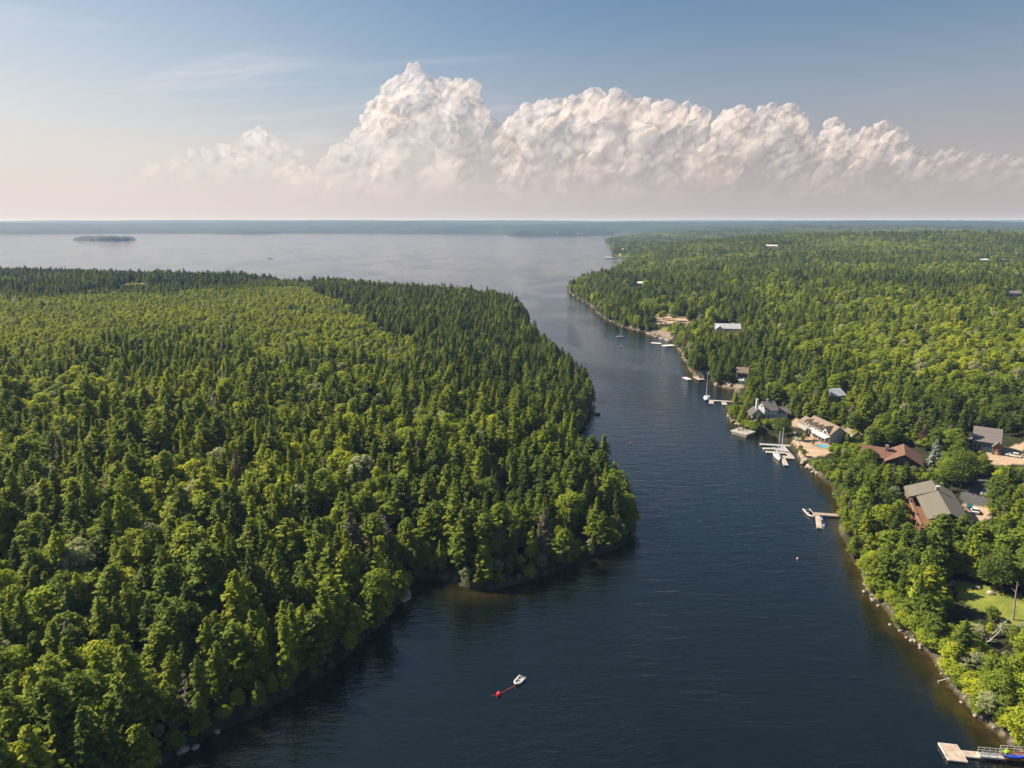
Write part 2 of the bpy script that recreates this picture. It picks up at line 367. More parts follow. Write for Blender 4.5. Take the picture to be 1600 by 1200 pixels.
water, wme = polar_mesh('water', np.zeros(GX.shape), 1); tag(water, kind='structure')
shn = np.clip(vnoise(GX, GY, 12, 61, 3) * 0.5 + 0.75, 0.2, 1.4)
sh = np.exp(np.minimum(DM, 0) / (3.2 * shn)) * np.where(DL > DR, 0.35, 1.0)
cv0 = flat(745, 926); sh = np.maximum(sh, 0.42 * gauss(GX, GY, cv0[0], cv0[1], 9, 4.5))
fattr(wme, 'shallow', np.clip(sh, 0, 1))
m = bpy.data.materials.new('sea water'); m.use_nodes = True; m.node_tree.nodes.clear(); n = NT(m.node_tree)
pos = n.a('ShaderNodeNewGeometry').outputs['Position']
mp = n.a('ShaderNodeMapping', i_Vector=pos, i_Rotation=(0, 0, R(8)), i_Scale=(0.42, 1.0, 1.0)).outputs[0]
mp2 = n.a('ShaderNodeMapping', i_Vector=pos, i_Rotation=(0, 0, R(-14)), i_Scale=(0.35, 1.0, 1.0)).outputs[0]
w1 = n.noise(mp, 0.85, 3, 0.55, 0.4); w2 = n.noise(mp2, 0.28, 3, 0.5, 0.6); w3 = n.noise(mp, 2.6, 2, 0.5)
hgtn = n.math('ADD', n.math('ADD', n.math('MULTIPLY', w1, 0.62), n.math('MULTIPLY', w2, 0.9)), n.math('MULTIPLY', w3, 0.22))
mpw = n.a('ShaderNodeMapping', i_Vector=pos, i_Rotation=(0, 0, R(20)), i_Scale=(1.0, 0.45, 1.0)).outputs[0]
gust = n.smooth(n.noise(mpw, 0.012, 5, 0.55, 1.6), 0.44, 0.60, 0.55, 1.1)
sha = n.a('ShaderNodeAttribute', attribute_name='shallow').outputs['Fac']
murk = n.mix(n.smooth(n.noise(pos, 0.5, 4, 0.6), 0.3, 0.7), (0.075, 0.048, 0.010), (0.028, 0.026, 0.008))
body = n.mix(n.noise(pos, 0.006, 4), (0.0016, 0.0038, 0.0022), (0.0026, 0.0050, 0.0036))
c = n.mix(sha, body, murk)
p = n.a('ShaderNodeBsdfPrincipled', i_Base_Color=c, i_Roughness=0.06, i_IOR=1.68)
p.inputs['Specular IOR Level'].default_value = 0.5
b = n.a('ShaderNodeBump', i_Strength=n.math('MULTIPLY', gust, 0.95), i_Distance=0.37, i_Height=hgtn); n.l.new(b.outputs[0], p.inputs['Normal'])
n.a('ShaderNodeOutputMaterial', i_Surface=p.outputs[0]); wme.materials.append(m)

mb = MB().box(-44000, 44000, -700, 47500, -12, 126); hz = mb.build('haze', []); tag(hz, kind='stuff')
m = bpy.data.materials.new('summer haze'); m.use_nodes = True; m.node_tree.nodes.clear(); n = NT(m.node_tree)
pv = n.a('ShaderNodeVolumePrincipled'); pv.inputs['Color'].default_value = (0.38, 0.57, 0.98, 1); pv.inputs['Absorption Color'].default_value = (1, 1, 1, 1); pv.inputs['Density'].default_value = 0.00009
pv.inputs['Anisotropy'].default_value = 0.0
n.a('ShaderNodeOutputMaterial', i_Volume=pv.outputs[0]); hz.data.materials.append(m)
# ------------------------------------------------------------------ trees
def leaf_mat(key, stops, trans=0.3, rough=0.75):
    m = bpy.data.materials.new(key); m.use_nodes = True; m.node_tree.nodes.clear(); n = NT(m.node_tree)
    tint = n.a('ShaderNodeAttribute', attribute_name='tint', attribute_type='INSTANCER').outputs['Fac']
    ramp = n.a('ShaderNodeValToRGB'); n.l.new(tint, ramp.inputs[0]); cr = ramp.color_ramp
    for i, (p_, c_) in enumerate(stops):
        e = cr.elements[i] if i < 2 else cr.elements.new(p_)
        e.position = p_; e.color = (*c_, 1)
    ob = n.a('ShaderNodeTexCoord').outputs['Object']
    nz = n.noise(ob, 1.1, 3, 0.6)
    tip = n.a('ShaderNodeAttribute', attribute_name='tip').outputs['Fac']     # fresh growth is paler than old needles
    col = n.mix(n.smooth(nz, 0.3, 0.7, 0.0, 0.5), ramp.outputs[0], n.mix(1.0, ramp.outputs[0], (0.55, 0.66, 0.62), 'MULTIPLY'))
    col = n.mix(n.math('MULTIPLY', tip, 0.55), col, n.mix(1.0, ramp.outputs[0], (1.65, 1.55, 1.25), 'MULTIPLY'))
    d = n.a('ShaderNodeBsdfPrincipled', i_Base_Color=col, i_Roughness=rough); d.inputs['Specular IOR Level'].default_value = 0.22
    t = n.a('ShaderNodeBsdfTranslucent', i_Color=n.mix(1.0, col, (1.25, 1.2, 0.55), 'MULTIPLY'))
    mx = n.a('ShaderNodeMixShader', i_0=trans, i_1=d.outputs[0], i_2=t.outputs[0])
    n.a('ShaderNodeOutputMaterial', i_Surface=mx.outputs[0]); return m
SPRUCE = leaf_mat('spruce needles', [(0.0, (0.056, 0.094, 0.017)), (1.0, (0.260, 0.300, 0.022)), (0.35, (0.110, 0.158, 0.019)), (0.7, (0.182, 0.230, 0.020))], 0.36)
BIRCH = leaf_mat('broad leaves', [(0.0, (0.088, 0.130, 0.022)), (1.0, (0.37, 0.41, 0.030)), (0.4, (0.168, 0.226, 0.025)), (0.75, (0.275, 0.332, 0.027))], 0.40)
BLUE = leaf_mat('blue spruce needles', [(0.0, (0.13, 0.17, 0.15)), (1.0, (0.24, 0.29, 0.27))], 0.15)
PLUM = leaf_mat('plum leaves', [(0.0, (0.05, 0.028, 0.024)), (1.0, (0.12, 0.075, 0.05))], 0.2)
BARK = mat('spruce bark', (0.10, 0.075, 0.055), 0.9, 0.3, 3)
GREY = mat('weathered dead wood', (0.36, 0.32, 0.29), 0.9, 0.25, 2)
WHITEBARK = mat('birch bark', (0.5, 0.47, 0.42), 0.8, 0.3, 4)

def crown_mesh(name, V, Fc, T, m):
    me = bpy.data.meshes.new(name); V = np.asarray(V, np.float32); Fc = np.asarray(Fc, np.int32)
    me.vertices.add(len(V)); me.vertices.foreach_set('co', V.ravel())
    k = Fc.shape[1]; me.loops.add(Fc.size); me.loops.foreach_set('vertex_index', Fc.ravel())
    me.polygons.add(len(Fc)); me.polygons.foreach_set('loop_start', np.arange(0, Fc.size, k, dtype=np.int32)); me.update(calc_edges=True)
    a = me.attributes.new('tip', 'FLOAT', 'POINT'); a.data.foreach_set('value', np.asarray(T, np.float32)); me.materials.append(m); return me
def leaf_quads(P, Nn, S, rg, aspect=1.6):
    """one diamond per point, facing roughly along its normal"""
    P = np.asarray(P); Nn = np.asarray(Nn); S = np.asarray(S)[:, None]
    Nn = Nn + rg.normal(0, 0.45, Nn.shape); Nn /= np.linalg.norm(Nn, axis=1)[:, None]
    u = np.cross(Nn, rg.normal(0, 1, Nn.shape)); u /= np.linalg.norm(u, axis=1)[:, None] + 1e-9; v = np.cross(Nn, u)
    V = np.stack([P - u * S * aspect * 0.5, P - v * S * 0.5, P + u * S * aspect * 0.5, P + v * S * 0.5], 1).reshape(-1, 3)
    Fq = np.arange(len(P) * 4).reshape(-1, 4); return V, Fq
def spruce_parts(seed, Ht=12.0, Rd=2.3, dens=1.0, base=0.14, mat_=None, clump=0.35, power=0.75):
    """a red spruce: whorls of boughs, each a flat drooping spray with upturned tips"""
    rg = np.random.default_rng(seed); P = []; Nn = []; S = []; T = []
    z = Ht * base; lean = rg.normal(0, 0.012, 2)
    side = rg.uniform(0.75, 1.25, 7)                      # lopsided crown
    while z < Ht * 0.985:
        t = (z / Ht - base) / (1 - base)
        prof = Rd * (min(1, 0.55 + t * 3.2) * (1 - t) ** power + 0.05)
        nb = int(round((7 if t < 0.8 else 5) * dens)); a0 = rg.uniform(0, 6.28)
        for b in range(nb):
            az = a0 + 6.283 * b / nb + rg.normal(0, 0.25); L = prof * rg.uniform(0.62, 1.22) * side[int((az % 6.283) / 6.283 * 7) % 7]
            if rg.random() < 0.08: L *= 0.4
            slope = -0.28 + 0.75 * t + rg.normal(0, 0.10); dx, dy = math.cos(az), math.sin(az)
            ns = max(2, int(L / 0.30 + 0.5))
            for s in range(ns):
                f = (s + rg.uniform(0.2, 1.0)) / ns
                if f < 0.22 and L > 1.2: continue
                wdt = 0.42 * L * (1 - 0.65 * f) * 0.6 + 0.10
                for q in range(3 if f > 0.4 else 2):
                    o = rg.normal(0, wdt * 0.55); zz = z + slope * L * f + 0.22 * L * f * f + rg.normal(0, 0.10)
                    P.append((dx * L * f - dy * o + lean[0] * z, dy * L * f + dx * o + lean[1] * z, zz))
                    Nn.append((dx * 0.45, dy * 0.45, 0.85)); S.append((0.34 + 0.22 * rg.random()) * (1 - 0.35 * t)); T.append(min(1, max(0, f * 1.3 - 0.45 + rg.normal(0, .12))))
        z += Ht * 0.034 * rg.uniform(0.75, 1.25) / dens ** 0.5
    # leader
    for k in range(10):
        P.append((rg.normal(0, .06) + lean[0] * Ht, rg.normal(0, .06) + lean[1] * Ht, Ht * (0.955 + 0.005 * k))); a = rg.uniform(0, 6.28); Nn.append((math.cos(a), math.sin(a), .2)); S.append(0.28); T.append(.6)
    V, Fq = leaf_quads(P, Nn, S, rg, 1.9)
    cm = crown_mesh('spruce_crown', V, Fq, np.repeat(T, 4), mat_ or SPRUCE)
    tb = MB(); top = (lean[0] * Ht * .97, lean[1] * Ht * .97, Ht * .97)
    tb.tube((0, 0, -0.6), (lean[0] * Ht * .5, lean[1] * Ht * .5, Ht * .5), 0.17, 0.10, 6).tube((lean[0] * Ht * .5, lean[1] * Ht * .5, Ht * .5), top, 0.10, 0.02, 6)
    for k in range(14):
        zz = Ht * rg.uniform(.08, .7); a = rg.uniform(0, 6.28); L = Rd * .7
        tb.tube((lean[0] * zz, lean[1] * zz, zz), (math.cos(a) * L, math.sin(a) * L, zz + .1), .035, .012, 4)
    return cm, mesh_of(tb, 'spruce_trunk', BARK)
def mesh_of(tb, name, m):
    me = bpy.data.meshes.new(name); me.from_pydata(tb.v, [], tb.f); me.materials.append(m); me.update(); return me
def broad_parts(seed, Ht=10.0, Rd=2.8, lobes=26, leaves=62, mat_=None, bark=None, base=0.28, sz=0.36):
    """a birch or maple: limbs fanning out of the trunk, each ending in a cloud of leaves"""
    rg = np.random.default_rng(seed); P = []; Nn = []; S = []; T = []; tb = MB()
    tb.tube((0, 0, -0.6), (rg.normal(0, .15), rg.normal(0, .15), Ht * .45), 0.17, 0.12, 6); cen = Vector((0, 0, Ht * .45))
    tb.tube(cen, (rg.normal(0, .3), rg.normal(0, .3), Ht * .86), .12, .03, 5)
    for k in range(lobes):
        t = (k + rg.random()) / lobes; zc = Ht * (base + (0.93 - base) * t)
        env = math.sin(math.pi * min(1, 0.18 + 0.80 * t)) ** 0.75 * Rd; a = k * 2.399 + rg.normal(0, .35)
        rr = env * (rg.random() ** 0.45) * 0.80; c0 = np.array((math.cos(a) * rr, math.sin(a) * rr, zc)); lr = Rd * rg.uniform(0.22, 0.42)
        if k % 2 == 0: tb.tube((0, 0, max(Ht * .2, zc - rr * .8)), tuple(c0), .055, .015, 4)
        nl = int(leaves * (lr / (Rd * .32)) ** 2); d = rg.normal(0, 1, (nl, 3)); d /= np.linalg.norm(d, axis=1)[:, None]
        d[:, 2] = np.where(d[:, 2] < -0.35, -d[:, 2] * .5, d[:, 2])
        rad = lr * rg.uniform(0.72, 1.12, nl)[:, None]; pp = c0 + d * rad * np.array((1.1, 1.1, 0.8))
        P += list(pp); Nn += list(d * .7 + np.array((0, 0, .5))); S += list(sz * rg.uniform(.7, 1.3, nl)); T += list(np.clip(d[:, 2] * .3 + rg.random(nl) * .5, 0, 1))
    V, Fq = leaf_quads(P, Nn, S, rg, 1.35)
    return crown_mesh('leafy_crown', V, Fq, np.repeat(T, 4), mat_ or BIRCH), mesh_of(tb, 'leafy_trunk', bark or BARK)
def snag_parts(seed, Ht=11.0):
    rg = np.random.default_rng(seed); tb = MB(); lx, ly = rg.normal(0, .3, 2)
    tb.tube((0, 0, -.5), (lx, ly, Ht), .16, .03, 6); br = MB()
    for k in range(46):
        t = rg.uniform(.18, .97); a = rg.uniform(0, 6.28); L = (1 - t) * 2.1 + .35; z = Ht * t; p0 = (lx * t, ly * t, z)
        p1 = (lx * t + math.cos(a) * L, ly * t + math.sin(a) * L, z + rg.normal(-.1, .2) * L); br.tube(p0, p1, .045, .015, 4)
        for q in range(3):
            f = rg.uniform(.4, .9); s0 = [p0[i] + (p1[i] - p0[i]) * f for i in range(3)]; br.tube(s0, (s0[0] + rg.normal(0, .35), s0[1] + rg.normal(0, .35), s0[2] + rg.normal(-.05, .2)), .025, .01, 3)
    return mesh_of(br, 'bare_crown', GREY), mesh_of(tb, 'bare_trunk', GREY)

SPR = [spruce_parts(101 + i, 12 + 0.5 * (i % 3), *q) for i, q in enumerate([(2.1, 1.0, .12), (2.5, 1.05, .10), (1.8, .95, .16), (2.9, 1.15, .10), (2.3, .8, .22), (2.0, 1.1, .08), (2.7, .9, .14), (1.6, 1.0, .10)])]
for i, (Rd_, pw) in enumerate([(2.6, .58), (3.0, .62), (3.3, .8), (2.9, .66)]): SPR.append(spruce_parts(140 + i, 11.5, Rd_, 1.1, .2, None, .35, pw))   # old, round-topped
BRO = [broad_parts(201 + i, *q) for i, q in enumerate([(10, 2.6), (9, 3.1, 30), (11, 2.3), (10, 3.4, 34), (8.5, 2.2, 20), (9.5, 2.8, 26, 54)])]
PALE = leaf_mat('pale aspen leaves', [(0.0, (0.17, 0.20, 0.10)), (1.0, (0.34, 0.36, 0.20))], 0.35)
BROWN = leaf_mat('thinning grey spruce needles', [(0.0, (0.10, 0.095, 0.055)), (1.0, (0.19, 0.17, 0.11))], 0.2)
BRO.append(broad_parts(231, 10, 2.7, 26, 50, PALE)); SPR.append(spruce_parts(151, 12, 2.0, .75, .15, BROWN))
SNG = [snag_parts(301), snag_parts(302), snag_parts(303)]

# where they stand
def stand(r0, r1, sp):
    n_ = int(r1 / sp) + 1; a = AZ[-1]; gx, gy = np.meshgrid(np.arange(-n_, n_ + 1), np.arange(-n_ // 8, n_ + 1))
    x = (gx + RNG.uniform(-.42, .42, gx.shape)) * sp; y = (gy + RNG.uniform(-.42, .42, gx.shape)) * sp; x = x.ravel(); y = y.ravel()
    r = np.hypot(x, y); th = np.arctan2(x, y); lim = np.where(r < 260, R(60), R(42))
    k = (r >= r0) & (r < r1) & (np.abs(th) < lim); return x[k], y[k], np.full(k.sum(), sp)
parts = [stand(45, 380, 4.3), stand(45, 345, 2.7), stand(45, 345, 1.7), stand(380, 1000, 4.3), stand(1000, 1900, 5.2), stand(1900, 3900, 8.5)]
X = np.concatenate([p_[0] for p_ in parts]); Y = np.concatenate([p_[1] for p_ in parts]); SP = np.concatenate([p_[2] for p_ in parts])
under = np.zeros(len(X), bool); n0_ = len(parts[0][0]); under[n0_:n0_ + len(parts[1][0]) + len(parts[2][0])] = True; edge_ = np.zeros(len(X), bool); edge_[n0_ + len(parts[1][0]):n0_ + len(parts[1][0]) + len(parts[2][0])] = True
Z = samp(GH, X, Y); dl = samp(DL, X, Y); dr = samp(DR, X, Y); di = samp(DI, X, Y); dm = np.maximum(np.maximum(dl, dr), di)
keep = (Z > np.where(edge_, 0.02, 0.12)) & (~edge_ | ((dr > 0) & (dm < 2.6) & (vnoise(X, Y, 16, 55, 2) > -0.35))) & (dm > np.where((dl > 0) | edge_, 0.1, 0.25 + 0.9 * np.clip(vnoise(X, Y, 20, 19, 2), 0, 2))) & (RNG.random(len(X)) > 0.04) & (~under | (dm < np.where(dl > 0, 7, 60)))
for poly in CLEAR:
    xs = [q[0] for q in poly]; ys = [q[1] for q in poly]; bb = (X > min(xs)) & (X < max(xs)) & (Y > min(ys)) & (Y < max(ys)); idx = np.where(bb & keep)[0]
    hit = idx[poly_mask(poly, X[idx], Y[idx])]; keep[hit[(Y[hit] < 420) | (RNG.random(len(hit)) > 0.22)]] = False
X, Y, Z, SP, dl, dr, di, dm, under = [q[keep] for q in (X, Y, Z, SP, dl, dr, di, dm, under)]
SP = np.where(under, 3.7, SP)
# stands of spruce and of birch, as the photograph shows them
ZX = X + vnoise(X, Y, 34, 91, 3) * np.clip(Y * .05, 8, 45); ZY = Y + vnoise(X, Y, 34, 92, 3) * np.clip(Y * .09, 12, 90)
def zone(pp, h=8):
    return poly_mask([tuple(at(a, b, h)[:2]) for a, b in pp], ZX, ZY)
fr = 0.50 + 0.46 * vnoise(X, Y, 46, 71, 3) + 0.40 * np.clip((Y - 450) / 400, 0, 1) * vnoise(X, Y * .6, 210, 79, 2) + 0.25 * vnoise(X, Y, 160, 72, 2)          # >0.5 spruce
bright = 0.52 + 0.34 * vnoise(X, Y, 70, 73, 3)
young = np.zeros(len(X))
LB = zone([(-400, 448), (0, 446), (120, 452), (350, 440), (480, 436), (545, 470), (600, 505), (660, 545), (600, 560), (500, 545), (440, 560), (300, 540), (150, 535), (0, 560), (-400, 570)])
fr[LB] -= 0.54; bright[LB] += 0.42; young[LB] = 1
LB2 = zone([(0, 560), (150, 535), (440, 560), (600, 560), (650, 640), (700, 690), (640, 720), (400, 640), (200, 640), (0, 700)])
fr[LB2] -= 0.22; bright[LB2] += 0.08
m_ = zone([(640, 680), (700, 650), (790, 655), (880, 690), (850, 720), (700, 740)]); fr[m_] -= 0.3; bright[m_] += 0.15
for pp in ([(480, 436), (545, 470), (600, 505), (660, 545), (700, 600), (760, 660), (925, 660), (925, 570), (830, 480), (780, 440), (600, 425)],
           [(890, 470), (930, 425), (1000, 430), (1180, 440), (1180, 490), (1000, 500)], [(1060, 540), (1100, 520), (1180, 560), (1180, 600), (1080, 580)],
           [(1200, 640), (1250, 600), (1500, 620), (1620, 640), (1620, 670), (1380, 660), (1250, 650)]):
    q = zone(pp); fr[q] += 0.34; bright[q] -= 0.14
m_ = zone([(-300, 422), (480, 428), (620, 434), (480, 442), (330, 447), (100, 458), (-300, 458)]); fr[m_] += 0.45; bright[m_] -= 0.22
rl = (dl > 0) & (Y < 420) & (~LB); fr[rl] += 0.22; bright[rl] += 0.06
rr_ = (dr > 0); bright[rr_ & (Y < 330)] -= 0.08; far_ = rr_ & (Y > 330) & (Y < 1500); fr[far_] -= 0.14; bright[far_] += 0.0
q = rr_ & (dr < 35) & (Y < 330); fr[q] -= 0.06; bright[q] += 0.02
for cxp, cyp, rad, dfr, dbr in ((300, 520, 60, .4, -.2), (330, 590, 20, -.3, .1), (1190, 560, 40, .35, -.1), (1450, 440, 60, .3, -.12), (1510, 560, 70, -.3, .18), (1420, 520, 40, -.3, .1)):
    pc = at(cxp, cyp, 8); k = np.exp(-((X - pc[0]) ** 2 + (Y - pc[1]) ** 2) / (rad * 0.9) ** 2); fr += dfr * k; bright += dbr * k
fr[under] -= 0.35; bright[under] += .08
isC = RNG.random(len(X)) < 1 / (1 + np.exp(-(fr - 0.5) * 9))
dead = RNG.random(len(X)) < np.where(young > 0, 0.0006, np.where(Y < 500, 0.014, 0.006))
hs = np.clip(0.94 + 0.26 * vnoise(X, Y, 30, 74, 3) + RNG.normal(0, 0.20, len(X)), 0.45, 1.55)
hs = np.where(isC, hs, hs * 0.95); hs = np.where(young > 0, hs * np.where(isC, 0.66, 0.58), hs)
hs *= np.clip(0.70 + dm / 14, 0.7, 1.0); hs = np.where(Y > 300, hs * 0.9, hs); hs = np.where((dr > 0) & (Y < 330), hs * 0.84, hs)
hs = np.where(under, RNG.uniform(.2, .5, len(X)), hs); dead &= ~under
ws = hs * np.where(under, 1.5, 1.16) * np.clip(RNG.normal(1.0, 0.14, len(X)), .75, 1.3) * np.clip((SP / 3.7) ** 0.85, 1, 1.9)
hs *= np.clip((SP / 3.7) ** 0.25, 1, 1.2)
tint = np.clip(bright + RNG.normal(0, 0.23, len(X)), 0, 1)
rz = RNG.uniform(0, 6.283, len(X)); tilt = RNG.normal(0, 0.03, (len(X), 2)); vi = RNG.random(len(X))
# keep sightlines that are open in the photograph: (box in the photograph, nearer than this point)
OPEN = [((1372, 692, 1444, 722), (1410, 728)), ((1424, 757, 1516, 800), (1470, 808)), ((1424, 770, 1450, 822), (1440, 822)), ((1510, 664, 1570, 702), (1540, 702)), ((1254, 655, 1306, 690), (1280, 692)),
        ((1240, 672, 1297, 716), (1262, 714)), ((1189, 632, 1218, 652), (1204, 655)), ((1298, 613, 1322, 627), (1310, 628)), ((1116, 505, 1158, 517), (1137, 520)), ((1012, 489, 1080, 503), (1040, 505)),
        ((1150, 570, 1170, 588), (1160, 592)), ((1542, 696, 1602, 724), (1580, 728)), ((1517, 745, 1552, 812), (1530, 818)), ((1088, 577, 1102, 594), (1095, 594)), ((1492, 908, 1600, 968), (1540, 925)),
        ((1168, 634, 1181, 652), (1175, 655)), ((1152, 592, 1163, 600), (1158, 602)), ((1140, 618, 1160, 632), (1150, 634)), ((1451, 700, 1467, 728), (1459, 730)), ((185, 440, 230, 444), (205, 446)),
        ((1196, 381, 1214, 386), (1205, 387)), ((1185, 398, 1215, 402), (1205, 404)), ((1254, 432, 1264, 437), (1260, 439)), ((1530, 403, 1546, 408), (1538, 410)), ((1562, 402, 1577, 409), (1570, 411)), ((1574, 455, 1597, 463), (1585, 465)),
        ((993, 440, 1004, 446), (998, 448)), ((1034, 512, 1056, 530), (1045, 533)), ((1104, 404, 1130, 422), (1117, 424)), ((1488, 725, 1520, 745), (1500, 770)), ((1560, 895, 1600, 935), (1580, 975)),((1118, 596, 1165, 612), (1140, 614)),
        ((1230, 655, 1256, 670), (1245, 674)), ((955, 393, 980, 401), (968, 402)), ((1232, 631, 1238, 652), (1234, 655)), ((1545, 985, 1585, 1015), (1565, 1020)), ((1328, 670, 1350, 690), (1340, 696))]
px, py, dep = proj(X, Y, Z); qx, qy, _ = proj(X, Y, Z + 12 * hs); wpx = 2.0 * ws / dep * F
kill = np.zeros(len(X), bool)
def foot(cx, cy, r): 
    global kill
    kill |= np.hypot(X - cx, Y - cy) < r
for (x0, y0, x1, y1), (bx_, by_) in OPEN:
    d0 = math.hypot(*at(bx_, by_)[:2]); sel = (px + wpx * .8 > x0) & (px - wpx * .8 < x1) & (qy < y1) & (py > y0) & (np.hypot(X, Y) < d0 + 4)
    pref = np.clip((py - y1) / np.maximum(py - qy, 1) * 0.97, 0, 1)     # a lower tree may stay
    low = sel & (pref > (0.45 if x0 == 1492 else 0.26)); hs[low] *= pref[low]; ws[low] *= np.clip(pref[low] * 1.15, 0, 1); kill |= sel & ~low
for q, r in (((1410, 712), 11), ((1391, 722), 5), ((1386, 716), 6), ((1434, 812), 5.5), ((1432, 795), 4), ((1470, 797), 13), ((1541, 690), 11), ((1281, 680), 12), ((1204, 648), 9), ((1310, 622), 6), ((1137, 513), 13), ((1160, 585), 6), ((1175, 650), 4), ((1095, 588), 7.5), ((1087, 586), 4), ((1459, 724), 3.5), ((1500, 765), 6.0), ((1248, 664), 7)):
    g_ = at(*q); foot(g_[0], g_[1], r)
X, Y, Z, dl, dr, di, dm, hs, ws, tint, rz, tilt, vi, isC, dead, young = [q[~kill] for q in (X, Y, Z, dl, dr, di, dm, hs, ws, tint, rz, tilt, vi, isC, dead, young)]
px, py, dep = proj(X, Y, Z + 6 * hs)
inview = (px > -20) & (px < 1620) & (py < 1225) & (py > 330)

ORD = 'first second third fourth fifth sixth seventh eighth ninth tenth eleventh twelfth thirteenth fourteenth fifteenth sixteenth seventeenth eighteenth nineteenth twentieth'.split()
def describe(i, kind):
    """how this tree looks and where one finds it"""
    s = hs[i]; q_ = py[i]; p_ = px[i]; r_ = ws[i] / s
    shade = ('dark green', 'deep green', 'olive green', 'bright olive', 'yellow green')[min(4, int(tint[i] * 5))] if kind != 'dead' else 'grey leafless'
    size = 'low' if s < .62 else 'mid-sized' if s < .88 else 'tall' if s < 1.1 else 'very tall'
    slim = 'slender' if r_ < 1.18 else 'broad' if r_ > 1.42 else 'full'
    nm = {'spruce': 'spruce', 'broad': 'leafy tree', 'dead': 'dead spruce'}[kind]
    band = ORD[min(19, max(0, int((1220 - q_) / 48)))]
    if dl[i] > 0: where = ('on left edge', 'near left edge', 'left of centre', 'in mid wood', 'beside the cove', 'on the point')[min(5, int(max(0, p_) / 165))]; bank = 'left bank'
    else: where = ('left of lodge', 'below the lodge', 'left of lawn', 'by the lawn', 'at right edge')[min(4, int(max(0, p_ - 1300) / 60))]; bank = 'right bank'
    if (dl[i] if dl[i] > 0 else dr[i]) < 5: where = 'at the waterline'
    return f'{size} {slim} {shade} {nm} {where}, {band} band up, {bank}' if kind != 'dead' else f'{size} {shade} {nm} {where}, {band} band up, {bank}'
LABEL = {}
def settle(idx, kind):
    base = {}
    for i in idx: base.setdefault(describe(i, kind), []).append(i)
    for t_, ii in base.items():
        ii.sort(key=lambda k: px[k])
        for n_, i in enumerate(ii):
            LABEL[i] = t_ if len(ii) == 1 else ('leftmost' if n_ == 0 else 'rightmost' if n_ == len(ii) - 1 else ORD[min(n_, 19)] + ' from left') + ' ' + t_
def tree(i, kind, proto, name, cat, group):
    cm, tm = proto; s = hs[i]
    lab = LABEL[i]
    if len(lab.split()) > 16: lab = lab.replace(', left bank', '').replace(', right bank', '')
    o = bpy.data.objects.new(name, None); C.objects.link(o); o.location = (X[i], Y[i], Z[i]); o.rotation_euler = (tilt[i, 0], tilt[i, 1], rz[i]); o.scale = (ws[i], ws[i], s); o.empty_display_size = .3
    tag(o, lab, cat, group)
    for nm_, me in (('crown', cm), ('trunk', tm)):
        c_ = bpy.data.objects.new(nm_, me); C.objects.link(c_); c_.parent = o; c_['tint'] = float(tint[i])
    return o
show = 12 * hs / dep * np.where(inview, 1, 0)
nC = len(SPR); nB = len(BRO)
vC = np.where(vi > .97, nC - 1, np.minimum((vi / .97 * (nC - 1)).astype(int), nC - 2)); vB = np.where(vi > .93, nB - 1, np.minimum((vi / .93 * (nB - 1)).astype(int), nB - 2)); vS = (vi * 3).astype(int).clip(0, 2)
single = np.zeros(len(X), bool)
for kind, sel, protos, vv, name, cat, group, lim in (('spruce', isC & ~dead, SPR, vC, 'spruce_tree', 'spruce', 'spruces of the near woods', 296), ('broad', ~isC & ~dead, BRO, vB, 'leafy_tree', 'tree', 'leafy trees of the near woods', 290), ('dead', dead, SNG, vS, 'dead_tree', 'dead tree', 'dead spruces in the near woods', 110)):
    idx = np.where(sel & inview)[0]; idx = idx[np.argsort(-show[idx])][:lim]; single[idx] = True
    settle(idx, kind)
    for i in idx: tree(i, kind, protos[vv[i]], name, cat, group)

